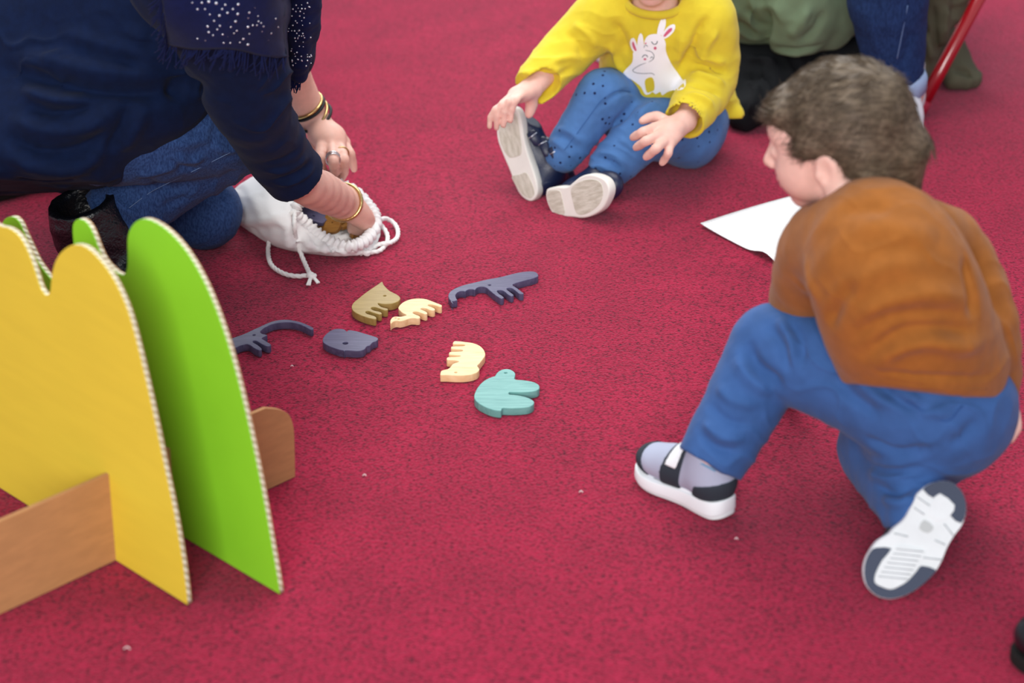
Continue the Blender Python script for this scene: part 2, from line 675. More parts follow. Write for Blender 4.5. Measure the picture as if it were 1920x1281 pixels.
def panel(name, edge_px, p0, d, apex_px, colour, label, th=0.0066):
    E_ = np.array([plane_uv(x, y, p0, d) for x, y in edge_px])
    if apex_px is None:
        top = catmull(np.concatenate([E_, [[E_[-1, 0] + .01, 0.0]]]), 4)
    else:
        sa = plane_uv(*apex_px, p0, d)[0]
        E_ = E_[E_[:, 0] < sa]
        Mir = E_[::-1].copy(); Mir[:, 0] = 2 * sa - Mir[:, 0]
        top = catmull(np.concatenate([E_, Mir]), 4)
    top[:, 1] = np.maximum(top[:, 1], 0.0)
    top[0, 1] = 0.0; top[-1, 1] = 0.0
    outline = top.tolist()
    n = np.cross(d, _up)          # local z of the plate; faces the camera side or away
    M = np.stack([d, _up, n], 1)
    root = plate(name, [outline], 0.0014, 0.0004, colour, mat4(M, p0), screen, 1)
    sgn = 1.0 if n @ (np.array([0, 0, 0]) - p0) < 0 else -1.0
    tag(root, label)
    c2 = np.array(outline)
    ins = [tuple(q) for q in c2]
    core = plate('corrugated_edge', [ins], th - 0.001, 0.0003, M_flute, mat4(M, p0 + n * sgn * th / 2), screen, 1)
    back = plate('back_liner', [outline], 0.0014, 0.0004, M_brown, mat4(M, p0 + n * sgn * th), screen, 1)
    core.scale = (1, 1, 1)
    return root


yellow_edge = [(352, 1134), (347, 1090), (340, 1040), (325, 955), (305, 860), (285, 765), (262, 665), (242, 590), (222, 541), (203, 508), (182, 482), (163, 465), (146, 459), (130, 462), (113, 476), (102, 498), (97, 525), (95, 545), (90, 553), (84, 552), (76, 540), (68, 516), (60, 492), (48, 463), (34, 441), (16, 428), (2, 425)]
panel('yellow_panel', yellow_edge, _ya, _dir, (-4, 425), M_yellow, 'yellow scalloped cardboard panel')
green_edge = [(525, 1114), (517, 1065), (509, 1020), (494, 935), (473, 830), (449, 725), (424, 635), (398, 563), (373, 510), (348, 470), (322, 440), (298, 421), (275, 411), (258, 414), (246, 427), (240, 447), (240, 480), (239, 503), (233, 515), (222, 513), (209, 503), (196, 488), (185, 466), (177, 444), (168, 425), (158, 414), (147, 411), (139, 418), (137, 432), (139, 460), (141, 500), (135, 528), (120, 537), (103, 530), (88, 514), (72, 492), (60, 468), (47, 440), (38, 419), (28, 408), (17, 407), (8, 413), (4, 426), (2, 448), (-2, 490), (-14, 540), (-40, 640), (-60, 760)]
panel('green_panel', green_edge, _g1, _dir, None, M_green, 'green scalloped cardboard panel')
_b1, _b2 = G(205, 1054), G(551, 893)
_bd = _b2 - _b1; _bd[2] = 0; _bd /= np.linalg.norm(_bd)
_tab = np.array([plane_uv(x, y, _b1, _bd) for x, y in ((551, 893), (550, 840), (548, 802), (540, 778), (522, 767), (496, 764))])
_hh = _tab[-1, 1]
_out = catmull(_tab, 5).tolist() + [(0.02, _hh + .004), (-0.16, _hh + .004), (-0.19, _hh - 0.01), (-0.205, _hh - 0.04), (-0.207, 0.0)]
_out[0][1] = 0.0
_nb = np.cross(_bd, _up)
_Mb = np.stack([_bd, _up, _nb], 1)
tag(plate('support_board', [_out], 0.006, 0.0006, M_brown, mat4(_Mb, _b1), screen, 1), 'plain brown cardboard cross board')

# ------------------------------------------------------------------ wooden animals
def wood(name, c1, c2, rough=0.45):
    m = bpy.data.materials.new(name)
    m.use_nodes = True
    nt = m.node_tree
    b = nt.nodes['Principled BSDF']
    b.inputs['Roughness'].default_value = rough
    b.inputs['Specular IOR Level'].default_value = 0.35
    tc = nt.nodes.new('ShaderNodeTexCoord')
    mp = nt.nodes.new('ShaderNodeMapping')
    mp.inputs['Scale'].default_value = (1.0, 9.0, 3.0)
    mp.inputs['Rotation'].default_value = (0, 0, random.uniform(0.3, 1.3))
    n = nt.nodes.new('ShaderNodeTexNoise')
    n.inputs['Scale'].default_value = 28
    n.inputs['Detail'].default_value = 6
    n.inputs['Distortion'].default_value = 0.6
    r = nt.nodes.new('ShaderNodeValToRGB')
    r.color_ramp.elements[0].position = 0.3
    r.color_ramp.elements[1].position = 0.72
    r.color_ramp.elements[0].color = (*lin(c1), 1)
    r.color_ramp.elements[1].color = (*lin(c2), 1)
    L = nt.links.new
    L(tc.outputs['Object'], mp.inputs['Vector']); L(mp.outputs[0], n.inputs['Vector'])
    L(n.outputs['Fac'], r.inputs['Fac']); L(r.outputs['Color'], b.inputs['Base Color'])
    bp = nt.nodes.new('ShaderNodeBump'); bp.inputs['Strength'].default_value = 0.12; bp.inputs['Distance'].default_value = 0.001
    L(n.outputs['Fac'], bp.inputs['Height']); L(bp.outputs['Normal'], b.inputs['Normal'])
    return m


random.seed(4)
M_wtan = wood('olive_brown_wood', (150, 124, 66), (172, 146, 86))
M_wbeige = wood('pale_beech_wood', (232, 190, 138), (246, 214, 168))
M_wpurple = wood('dusky_purple_wood', (66, 62, 92), (92, 88, 118))
M_wteal = wood('teal_stained_wood', (92, 150, 146), (120, 176, 170))
M_wrust = wood('dark_honey_wood', (132, 88, 40), (160, 112, 54))
T_TOY = 0.0118


def toy(name, crop, pts, eyes, m, label, er=0.0023):
    x0, y0, sc = crop
    P = np.array([G(x0 + x / sc, y0 + y / sc, T_TOY)[:2] for x, y in pts])
    P = catmull(P, 3, closed=True)
    c = (P.min(0) + P.max(0)) / 2
    loops = [[tuple(q - c) for q in P]]
    for ex, ey in eyes:
        e = G(x0 + ex / sc, y0 + ey / sc, T_TOY)[:2] - c
        loops.append([(e[0] + er * math.cos(a), e[1] + er * math.sin(a)) for a in np.linspace(0, 2 * math.pi, 16, endpoint=False)])
    o = plate(name, loops, T_TOY, 0.0009, m, Matrix.Translation((c[0], c[1], T_TOY / 2)))
    TOYS[name] = (loops, o)
    tag(o, label, 'toy animal', 'wooden animals laid out on the carpet')
    return o


TOYS = {}
toy('wooden_cat', (640, 510, 9.6), [(730, 175), (760, 225), (800, 275), (860, 330), (930, 370), (1000, 405), (1045, 440), (1062, 475), (1040, 515), (980, 548), (900, 570), (800, 575), (720, 572), (655, 560), (680, 600), (730, 632), (790, 648), (830, 657), (838, 680), (800, 690), (740, 680), (640, 642), (570, 630), (535, 645), (545, 672), (600, 695), (690, 715), (725, 735), (728, 755), (690, 765), (640, 755), (540, 722), (470, 700), (437, 715), (450, 745), (520, 770), (600, 795), (630, 820), (625, 845), (580, 848), (480, 825), (350, 780), (260, 735), (205, 690), (185, 640), (195, 590), (230, 540), (290, 490), (400, 400), (520, 315), (640, 235)], [(782, 428)], M_wtan, 'olive-brown wooden animal with a pointed ear and a row of comb-like legs')
toy('wooden_tortoise', (640, 510, 9.6), [(880, 880), (890, 850), (920, 818), (960, 803), (1010, 800), (1070, 803), (1130, 790), (1170, 772), (1100, 735), (1050, 690), (1025, 650), (1040, 610), (1090, 560), (1170, 515), (1270, 485), (1400, 475), (1520, 487), (1620, 520), (1720, 560), (1800, 592), (1812, 612), (1790, 628), (1740, 620), (1650, 590), (1590, 580), (1560, 592), (1570, 607), (1650, 640), (1680, 660), (1685, 680), (1650, 692), (1600, 685), (1520, 655), (1460, 645), (1425, 660), (1440, 675), (1510, 705), (1545, 730), (1545, 750), (1510, 760), (1460, 745), (1380, 718), (1320, 712), (1285, 730), (1310, 755), (1390, 785), (1418, 805), (1412, 830), (1370, 838), (1310, 830), (1240, 835), (1150, 865), (1060, 885), (1000, 878), (960, 885), (920, 905), (890, 935), (880, 920)], [(975, 825), (1030, 845)], M_wbeige, 'pale wooden tortoise with a small head and two eye dots beside the olive-brown animal', 0.0016)
toy('wooden_crocodile', (830, 500, 10.105), [(165, 660), (130, 620), (108, 570), (112, 520), (150, 465), (220, 420), (320, 375), (450, 335), (600, 300), (850, 240), (1100, 195), (1350, 130), (1550, 95), (1680, 88), (1770, 105), (1810, 150), (1800, 185), (1720, 220), (1560, 262), (1330, 335), (1400, 400), (1480, 460), (1530, 500), (1525, 515), (1460, 515), (1410, 480), (1340, 425), (1280, 400), (1225, 408), (1215, 430), (1270, 475), (1335, 525), (1345, 545), (1300, 560), (1240, 530), (1170, 470), (1100, 445), (1045, 450), (1035, 475), (1080, 520), (1150, 570), (1160, 590), (1120, 605), (1080, 595), (1000, 540), (900, 460), (830, 400), (760, 380), (690, 385), (640, 410), (610, 440), (560, 428), (500, 430), (455, 450), (430, 470), (380, 462), (320, 470), (270, 500), (245, 545), (255, 590), (275, 625), (270, 640), (175, 660)], [(888, 348)], M_wpurple, 'long dusky purple wooden crocodile with a hooked snout and comb-like legs')
toy('wooden_bear', (810, 630, 12.81), [(500, 190), (505, 155), (540, 125), (640, 125), (780, 140), (940, 160), (1080, 200), (1180, 260), (1250, 340), (1280, 430), (1260, 500), (1200, 580), (1140, 660), (1090, 710), (1120, 760), (1140, 800), (1110, 850), (1060, 885), (960, 920), (800, 945), (640, 950), (480, 945), (340, 935), (210, 935), (200, 900), (220, 840), (280, 815), (370, 795), (430, 755), (480, 690), (530, 655), (600, 635), (640, 620), (635, 605), (580, 590), (480, 580), (370, 575), (350, 545), (370, 515), (420, 505), (560, 500), (660, 492), (690, 480), (660, 465), (540, 455), (420, 445), (405, 425), (420, 390), (470, 378), (600, 372), (710, 365), (740, 350), (710, 325), (590, 315), (470, 305), (455, 280), (470, 255), (530, 248), (660, 245), (760, 240), (790, 225), (760, 205), (640, 195), (520, 192)], [(570, 872)], M_wbeige, 'pale wooden bear with one eye dot and four stubby legs above the teal animal')
toy('wooden_rabbit', (880, 680, 11.643), [(690, 1050), (560, 1040), (420, 1000), (280, 935), (180, 870), (120, 800), (105, 730), (130, 640), (190, 530), (290, 420), (400, 350), (500, 310), (560, 290), (590, 240), (640, 190), (710, 155), (800, 138), (890, 150), (960, 185), (1000, 235), (1000, 290), (985, 345), (1030, 372), (1150, 380), (1300, 400), (1420, 430), (1510, 480), (1535, 540), (1500, 590), (1400, 625), (1250, 642), (1050, 645), (900, 640), (860, 660), (870, 690), (950, 700), (1100, 720), (1250, 755), (1370, 810), (1415, 860), (1400, 910), (1320, 960), (1180, 985), (1000, 995), (850, 995), (740, 990), (705, 1015)], [(795, 222)], M_wteal, 'teal stained wooden animal with a round head and two thick rounded legs')
toy('wooden_anteater', (425, 590, 6.508), [(1060, 165), (1000, 130), (900, 90), (800, 68), (720, 60), (620, 68), (520, 95), (420, 140), (320, 185), (200, 240), (60, 290), (-60, 345), (-130, 400), (-140, 450), (-90, 470), (-20, 450), (80, 415), (150, 385), (230, 362), (280, 370), (330, 405), (380, 430), (410, 435), (428, 420), (415, 400), (370, 365), (320, 335), (330, 318), (370, 325), (430, 360), (490, 385), (530, 380), (540, 362), (490, 330), (440, 300), (430, 285), (490, 255), (488, 245), (440, 235), (412, 215), (430, 185), (500, 140), (580, 110), (680, 95), (780, 95), (880, 115), (960, 150), (1030, 185)], [(335, 248)], M_wpurple, 'dusky purple wooden animal with a long curved trunk, half hidden by the green panel')
toy('wooden_hippo', (425, 590, 6.508), [(1465, 204), (1450, 190), (1430, 178), (1380, 170), (1320, 175), (1260, 200), (1200, 250), (1172, 300), (1180, 340), (1230, 375), (1300, 405), (1380, 430), (1422, 438), (1430, 452), (1446, 438), (1480, 437), (1540, 442), (1620, 442), (1680, 425), (1700, 400), (1715, 385), (1750, 375), (1770, 350), (1790, 335), (1830, 320), (1848, 300), (1840, 280), (1790, 262), (1700, 235), (1600, 205), (1520, 190), (1485, 190)], [(1447, 348)], M_wpurple, 'compact dusky purple wooden hippo with a large eye hole', 0.0042)

# ------------------------------------------------------------------ white drawstring bag
M_cotton = mat('white_cotton', (238, 236, 236), 0.85, bump=0.25, bscale=900, sheen=0.2)
M_rope = mat('white_rope', (244, 242, 240), 0.9, bump=0.4, bscale=1500)
bag = empty('drawstring_bag', G(580, 440) * np.array([1, 1, 0]), 'white cotton drawstring bag lying open on the carpet with rope ties', 'bag')
_loops = [
    [(553, 397, .075), (575, 420, .052), (600, 441, .036), (630, 458, .027), (660, 462, .026), (688, 449, .028), (704, 422, .036), (700, 400, .048), (680, 374, .062), (652, 352, .072), (612, 344, .088), (574, 366, .090)],
    [(530, 405, .078), (547, 440, .050), (575, 460, .032), (615, 472, .022), (655, 474, .016), (695, 459, .014), (711, 426, .016), (706, 398, .022), (688, 368, .032), (655, 344, .045), (600, 332, .075), (550, 350, .092)],
    [(490, 388, .082), (503, 438, .042), (540, 468, .012), (600, 478, .004), (650, 479, .003), (690, 465, .003), (703, 430, .003), (695, 402, .003), (670, 378, .003), (630, 350, .010), (560, 325, .060), (510, 338, .088)],
    [(458, 375, .068), (460, 415, .036), (490, 448, .008), (530, 455, .003), (560, 450, .003), (580, 440, .003), (585, 425, .003), (575, 405, .003), (555, 385, .003), (520, 350, .010), (480, 330, .052), (464, 345, .068)],
    [(438, 370, .040), (437, 395, .024), (442, 415, .006), (446, 418, .003), (448, 415, .003), (450, 410, .003), (450, 402, .003), (448, 394, .003), (446, 386, .005), (442, 370, .012), (438, 358, .030), (437, 360, .038)],
]
_LP = np.array([catmull([G(*q) for q in lp], 8, closed=True) for lp in _loops])     # 5 x 96 x 3
_nu = 96
_rows = np.stack([catmull(_LP[:, k], 8) for k in range(_nu)], 1)                     # rows x 96 x 3
_nr = len(_rows)
_ctr = _rows.mean(1, keepdims=True)
_rad = _rows - _ctr
_rad /= np.linalg.norm(_rad, axis=2, keepdims=True) + 1e-9
for i in range(_nr):
    g_ = math.exp(-((i - 5) / 7.0) ** 2)
    for k in range(_nu):
        wv = 0.0026 * g_ * math.sin(k * 2.1 + 1.3 * math.sin(k * .7)) * min(1, i / 2) + 0.0022 * math.sin(k * .45 + i * .31) * math.sin(i * .5 + k * .21)
        _rows[i, k] += _rad[i, k] * wv
_rows[..., 2] = np.maximum(_rows[..., 2], 0.0018)
_V = np.concatenate([_rows.reshape(-1, 3), _rows[-1].mean(0, keepdims=True)])
_F = [(i * _nu + k, (i + 1) * _nu + k, (i + 1) * _nu + (k + 1) % _nu, i * _nu + (k + 1) % _nu) for i in range(_nr - 1) for k in range(_nu)]
_F += [((_nr - 1) * _nu + k, _nr * _nu, (_nr - 1) * _nu + (k + 1) % _nu) for k in range(_nu)]
_Fq = np.array(_F[:(_nr - 1) * _nu])
_Nq = vnormals(_V, _Fq)
_V = fold(_V, -_Nq if _Nq[(_nr // 2) * _nu, 2] < 0 else _Nq, [
    ([(446, 416), (500, 414), (550, 400)], .007, .006), ([(450, 430), (500, 430), (540, 420)], .007, -.004), ([(470, 368), (510, 362), (548, 374)], .007, .004),
    ([(545, 412), (540, 440), (548, 462)], .008, .007), ([(556, 425), (560, 450), (562, 468)], .005, -.006), ([(572, 436), (578, 456), (582, 470)], .005, .005), ([(590, 446), (596, 462), (600, 474)], .004, -.005),
    ([(604, 452), (610, 466), (612, 476)], .004, .005), ([(620, 462), (624, 470), (626, 477)], .004, -.004), ([(640, 468), (642, 474), (643, 478)], .004, .004), ([(560, 445), (590, 462), (620, 470)], .005, .004), ([(500, 440), (540, 458), (580, 472)], .008, .004)], _Fq)
_V[:, 2] = np.maximum(_V[:, 2], 0.0018)
_bb = mesh_obj('bag_body', _V, _F, M_cotton, bag)
_md = _bb.modifiers.new('cloth', 'SOLIDIFY'); _md.thickness = 0.0016; _md.offset = -1
# gathered casing around the mouth
_rim = catmull([G(*q) for q in _loops[0]], 24, closed=True)
_m = len(_rim)
_v, _f = tube(_rim, 0.0090, 16, closed=True, mod=lambda i, t: 1 + 0.26 * math.sin(i * 2 * math.pi / 8.0 + 1.1 * math.sin(i * .11) + 0.9 * math.sin(t * 2)) + 0.10 * math.sin(i * 1.93 + 3 * t))
mesh_obj('gathered_casing', _v, _f, M_cotton, bag)


def rope(name, pts, r, parent, n=14):
    P = catmull(pts, n)
    L = np.concatenate([[0], np.cumsum(np.linalg.norm(np.diff(P, axis=0), axis=1))])
    step = 0.0012
    s = np.arange(0, L[-1], step)
    P = np.stack([np.interp(s, L, P[:, k]) for k in range(3)], 1)
    v, f = tube(P, r, 15, mod=lambda i, t: 1 + 0.13 * math.cos(3 * t - i * step * 620))
    return mesh_obj(name, v, f, M_rope, parent)


_r = 0.0036
rope('cord', [G(549, 400, .072), G(530, 408, .066), G(512, 430, .034), G(503, 465, .010), G(508, 495, .005), G(530, 512, .004), G(556, 518, .004), G(580, 516, .006)], _r, bag)
rope('cord', [G(553, 396, .078), G(552, 425, .068), G(556, 452, .036), G(566, 480, .014), G(577, 505, .006), G(582, 516, .006)], _r, bag)
rope('cord', [G(706, 416, .036), G(722, 410, .020), G(738, 418, .008), G(746, 432, .005), G(744, 447, .005), G(730, 456, .009), G(712, 458, .009), G(700, 465, .005), G(690, 473, .005)], _r, bag)
rope('cord', [G(706, 420, .030), G(716, 424, .014), G(726, 440, .005), G(725, 456, .004), G(712, 470, .004), G(690, 474, .005)], _r, bag)


def knot(px, py, parent, tails):
    c = G(px, py, .008)
    parts = []
    for k in range(3):
        a = np.linspace(0, 2 * math.pi, 26, endpoint=False)
        M = frame([math.cos(k * 2.1), math.sin(k * 2.1), .5 * math.sin(k)], [.3 * k, .2, 1])
        ring = c + (np.cos(a)[:, None] * M[:, 0] * .0052 + np.sin(a)[:, None] * M[:, 1] * .0048)
        ring[:, 2] = np.maximum(ring[:, 2], .004)
        parts.append(tube(ring, .0036, 10, closed=True))
    for tx, ty in tails:
        e = G(tx, ty, .0025)
        d = e - c
        for j in (-1, 0, 1):
            side = np.array([-d[1], d[0], 0]) * 0.10 * j
            parts.append(tube([c, c + d * .5 + side * .5 + [0, 0, .001], e + side], [.0024, .0019, .0014], 7))
    V, F = join(parts)
    mesh_obj('knot', V, F, M_rope, parent)


knot(584, 517, bag, [(578, 535), (597, 531)])
knot(686, 473, bag, [(671, 470), (676, 479)])
rope('cord', [G(553, 396, .074), G(546, 399, .078), G(541, 404, .074)], .0034, bag, 6)

# animals still in the bag
for nm, src, at, ax, up, m, lb in (
    ('wooden_fox', 'wooden_cat', (615, 430, .028), (0.8, -0.3, 0.2), (-0.15, -0.6, 0.75), M_wrust, 'honey-brown wooden animal at the front inside the white bag'),
    ('wooden_boar', 'wooden_bear', (652, 422, .016), (0.6, 0.6, .05), (-.1, -.3, 1), M_wrust, 'honey-brown wooden animal under the hand inside the white bag'),
    ('wooden_beaver', 'wooden_hippo', (592, 404, .044), (0.9, 0.1, -.25), (.2, -.2, 1), M_wpurple, 'dark wooden animal at the left inside the white bag'),
    ('wooden_badger', 'wooden_tortoise', (612, 404, .030), (0.8, -.5, .1), (.1, -.3, 1), M_wrust, 'honey-brown wooden animal with slotted legs at the back inside the white bag')):
    loops, so = TOYS[src]
    o = so.copy()
    o.data = so.data.copy()
    o.data.materials.clear(); o.data.materials.append(m)
    COL.objects.link(o)
    o.name = nm
    o.matrix_basis = mat4(frame(ax, up) * 0.62, G(*at))
    tag(o, lb, 'toy animal', 'wooden animals inside the bag')

# ------------------------------------------------------------------ sheet of paper
def paper_material():
    m = bpy.data.materials.new('printed_paper')
    m.use_nodes = True
    nt = m.node_tree
    b = nt.nodes['Principled BSDF']
    b.inputs['Roughness'].default_value = 0.6
    tc = nt.nodes.new('ShaderNodeTexCoord')
    sp = nt.nodes.new('ShaderNodeSeparateXYZ')
    nt.links.new(tc.outputs['UV'], sp.inputs[0])
    w = nt.nodes.new('ShaderNodeMath'); w.operation = 'MULTIPLY'; w.inputs[1].default_value = 46
    fr = nt.nodes.new('ShaderNodeMath'); fr.operation = 'FRACT'
    lt = nt.nodes.new('ShaderNodeMath'); lt.operation = 'LESS_THAN'; lt.inputs[1].default_value = 0.4
    n = nt.nodes.new('ShaderNodeTexNoise'); n.inputs['Scale'].default_value = 60
    gt = nt.nodes.new('ShaderNodeMath'); gt.operation = 'GREATER_THAN'; gt.inputs[1].default_value = 0.5
    mu = nt.nodes.new('ShaderNodeMath'); mu.operation = 'MULTIPLY'
    mx = nt.nodes.new('ShaderNodeMix'); mx.data_type = 'RGBA'
    mx.inputs[6].default_value = (0.87, 0.88, 0.90, 1); mx.inputs[7].default_value = (0.74, 0.75, 0.78, 1)
    L = nt.links.new
    L(sp.outputs[1], w.inputs[0]); L(w.outputs[0], fr.inputs[0]); L(fr.outputs[0], lt.inputs[0])
    L(tc.outputs['UV'], n.inputs['Vector']); L(n.outputs['Fac'], gt.inputs[0])
    L(lt.outputs[0], mu.inputs[0]); L(gt.outputs[0], mu.inputs[1]); L(mu.outputs[0], mx.inputs[0]); L(mx.outputs[2], b.inputs['Base Color'])
    return m


_A, _B = G(1313, 421, .004), G(1467, 498, .004)
_e1 = (_B - _A); _e1[2] = 0; _e1 /= np.linalg.norm(_e1)
_e2 = np.array([-_e1[1], _e1[0], 0])
_e2 = _e2 if _e2[0] > 0 else -_e2
_nx, _ny = 22, 30
_V = []; _uv = []
for j in range(_ny):
    for i in range(_nx):
        u, v = i / (_nx - 1), j / (_ny - 1)
        z = 0.0015 + 0.010 * math.exp(-((u - 0.78) / 0.12) ** 2) * math.exp(-v * 2.5) + 0.005 * (1 - v) * math.exp(-u * 5) + 0.004 * math.sin(v * 3.1) * (1 - u)
        p = _A + _e1 * u * 0.21 + _e2 * v * 0.297
        p[2] = z
        _V.append(p); _uv.append((u, v))
_F = [(j * _nx + i, j * _nx + i + 1, (j + 1) * _nx + i + 1, (j + 1) * _nx + i) for j in range(_ny - 1) for i in range(_nx - 1)]
paper = mesh_obj('paper_sheet', _V, _F, paper_material(), origin=(_A + _B) / 2 * np.array([1, 1, 0]))
_ul = paper.data.uv_layers.new(name='UVMap')
for lp in paper.data.loops:
    _ul.data[lp.index].uv = _uv[lp.vertex_index]
_md = paper.modifiers.new('thick', 'SOLIDIFY'); _md.thickness = 0.0005
tag(paper, 'white printed sheet of paper lying on the carpet in front of the boy', 'paper')

# ------------------------------------------------------------------ red chair behind
M_redmetal = mat('red_enamel', (150, 10, 22), 0.25, spec=0.6, coat=0.6)
M_redrub = mat('red_rubber', (150, 16, 48), 0.6)
_f0 = G(1716, 222, 0.0)
_t0 = W(1834, 0, _f0[1] + 0.05)
_dd = (_t0 - _f0) / np.linalg.norm(_t0 - _f0)
chair = empty('folding_chair', _f0, 'red enamelled metal chair with one slanted tubular leg in view behind the boy', 'chair')
_top = _f0 + _dd * (0.41 / _dd[2])
v, f = tube([_f0 + _dd * .012, _f0 + _dd * .1, _top], 0.0125, 20)
mesh_obj('leg', v, f, M_redmetal, chair)
v, f = tube([_f0 + _dd * 0.004, _f0 + _dd * .038], [0.0150, 0.0142], 20)
v[:, 2] = np.maximum(v[:, 2], 0.0)
mesh_obj('rubber_foot', v, f, M_redrub, chair)
_bk = np.array([0.02, 0.62, 0])
v, f = tube([_f0 + _bk + [.0, 0, .014], _top + _bk * .6], 0.0125, 16)
v[:, 2] = np.maximum(v[:, 2], 0.0)
mesh_obj('leg', v, f, M_redmetal, chair)
for sx in (-.40,):
    for q0, q1 in ((np.array([0.02, .62, 0]), _bk * .6), (np.array([0.0, .66, 0]), _bk * .75)):
        v, f = tube([_f0 + q0 + [sx - .02, .1, .004], _top + q1 + [sx - .05, 0, 0]], 0.0125, 16)
        v[:, 2] = np.maximum(v[:, 2], 0.0)
        mesh_obj('leg', v, f, M_redmetal, chair)
_sv = np.array([_top + q for q in ((-.50, -.03, 0), (.02, -.03, 0), (.02, .45, 0), (-.50, .45, 0))])
_sv = np.concatenate([_sv, _sv + [0, 0, .02]])
mesh_obj('seat', _sv, [(3, 2, 1, 0), (4, 5, 6, 7), (0, 1, 5, 4), (1, 2, 6, 5), (2, 3, 7, 6), (3, 0, 4, 7)], M_redmetal, chair, smooth=False)
# ------------------------------------------------------------------ people: shared tools
M_skin = mat('skin', (226, 176, 160), 0.5, var=0.05, vscale=60, bump=0.12, bscale=700, sss=0.12, spec=0.35)
M_skin_kid = mat('child_skin', (232, 186, 172), 0.5, var=0.05, vscale=50, bump=0.05, bscale=500, sss=0.15, spec=0.35)
M_nail = mat('nail', (238, 190, 182), 0.3, spec=0.5)
M_white = mat('eye_white', (235, 235, 235), 0.2)
M_iris = mat('eye_iris', (50, 36, 28), 0.15)


class Loc:
    """local frame: columns of M are the axes, o the origin"""
    def __init__(s, o, M, sc=1.0):
        s.o = np.asarray(o, float); s.M = np.asarray(M, float); s.sc = sc

    def __call__(s, x, y, z):
        return s.o + s.M @ (np.array([x, y, z]) * s.sc)


def finger(vol, pts, r0, r1, k=0.004):
    """finger from knuckle to tip through its joints"""
    P = np.asarray(pts, float)
    n = len(P)
    R = np.linspace(r0, r1, n)
    vol.chain(P, R, k, sub=3)
    for i in range(1, n - 1):                     # knuckle swellings
        vol.ell(P[i], [R[i] * 1.08] * 3, k=0.003)


def head_sdf(vol, L, neck=None, neck_r=(0.036, 0.04), infant=1.0):
    """head: L local frame, x = forward, y = left, z = up, unit = metre (0.19 m tall head)"""
    M = L.M; q = L.sc
    e = lambda c, r, k=0.012, op='u': vol.ell(L(*c), np.array(r) * q, M, k * q, op)
    e((-0.012, 0, 0.022), (0.088, 0.071, 0.076))
    e((0.030, 0, -0.020), (0.056, 0.056, 0.066), 0.03)
    e((0.046, 0.028, -0.034), (0.030, 0.030, 0.032), 0.02)
    e((0.046, -0.028, -0.034), (0.030, 0.030, 0.032), 0.02)
    e((0.056, 0, -0.076), (0.020, 0.022, 0.017), 0.02)
    e((0.062, 0, 0.028), (0.022, 0.044, 0.024), 0.02)
    for s in (1, -1):
        e((0.083, 0.027 * s, -0.002), (0.012, 0.016, 0.010), 0.012, 's')
        e((0.072, 0.027 * s, -0.003), (0.0125, 0.0145, 0.0095), 0.004)
        e((-0.004, 0.069 * s, -0.022), (0.018, 0.008, 0.028), 0.006)
        e((0.000, 0.076 * s, -0.018), (0.009, 0.004, 0.016), 0.003, 's')
        e((0.010, 0.071 * s, -0.024), (0.006, 0.005, 0.008), 0.003)
    vol.cone(L(0.082, 0, 0.004), L(0.097, 0, -0.024), 0.006 * q, 0.0095 * q, 0.010 * q)
    for s in (1, -1):
        e((0.091, 0.008 * s, -0.028), (0.0065, 0.0065, 0.0055), 0.004)
    e((0.082, 0, -0.047), (0.010, 0.017, 0.0055), 0.006)
    e((0.080, 0, -0.057), (0.010, 0.015, 0.0062), 0.005)
    vol.cone(L(0.095, 0.018, -0.0515), L(0.095, -0.018, -0.0515), 0.0016 * q, 0.0016 * q, 0.002, 's')
    if neck is not None:
        vol.cone(L(-0.022, 0, -0.045), neck, neck_r[0], neck_r[1], 0.02)


def eyes(L, parent):
    for s in (1, -1):
        for nm, m, c, r in (('eye', M_white, 0.0735, 0.0108), ('iris', M_iris, 0.0795, 0.0066)):
            v = Vol(L(c, 0.027 * s, -0.003) - 0.02, L(c, 0.027 * s, -0.003) + 0.02, 0.0016)
            v.ell(L(c, 0.027 * s, -0.003), np.array([r * .75 if nm == 'iris' else r, r, r * .75]) * L.sc, L.M, 0)
            sdf_obj(nm, v, m, parent)


def strands(name, pts, nrm, flow, length, r, m, parent, seed=0, lift=0.25, curl=0.15, seg=5):
    """hair: tapered three-sided strands rooted at pts, leaning along flow"""
    rng = np.random.RandomState(seed)
    n = len(pts)
    V = np.zeros((n, seg, 3, 3))
    d = flow / (np.linalg.norm(flow, axis=1)[:, None] + 1e-9)
    d = d + rng.normal(size=(n, 3)) * curl
    d = d - nrm * ((d * nrm).sum(1)[:, None]) + nrm * lift
    d /= np.linalg.norm(d, axis=1)[:, None]
    side = np.cross(d, nrm); side /= np.linalg.norm(side, axis=1)[:, None] + 1e-9
    ln = (length * rng.uniform(0.6, 1.25, n))[:, None]
    bend = rng.normal(size=(n, 1)) * 0.25
    for i in range(seg):
        t = i / (seg - 1)
        c = pts - nrm * 0.002 + d * ln * t - nrm * ln * (lift * 1.1) * t * t + side * bend * ln * t * t
        rr = r * (1 - 0.85 * t)
        for k in range(3):
            a = k * 2.094
            V[:, i, k] = c + rr * (math.cos(a) * side + math.sin(a) * nrm)
    F = []
    base = np.arange(n) * seg * 3
    for i in range(seg - 1):
        for k in range(3):
            l = (k + 1) % 3
            F.append(np.stack([base + i * 3 + k, base + i * 3 + l, base + (i + 1) * 3 + l, base + (i + 1) * 3 + k], 1))
    F = np.concatenate(F)
    o = mesh_obj(name, V.reshape(-1, 3), F, m, parent)
    tag(o, kind='stuff')
    return o


def on_surface(bv, pix, off=0.0):
    out = []
    for x, y in pix:
        p = hit(bv, x, y)
        v = np.array([0, 0, CAM_H]) - p
        out.append(p + v / np.linalg.norm(v) * off)
    return np.array(out)


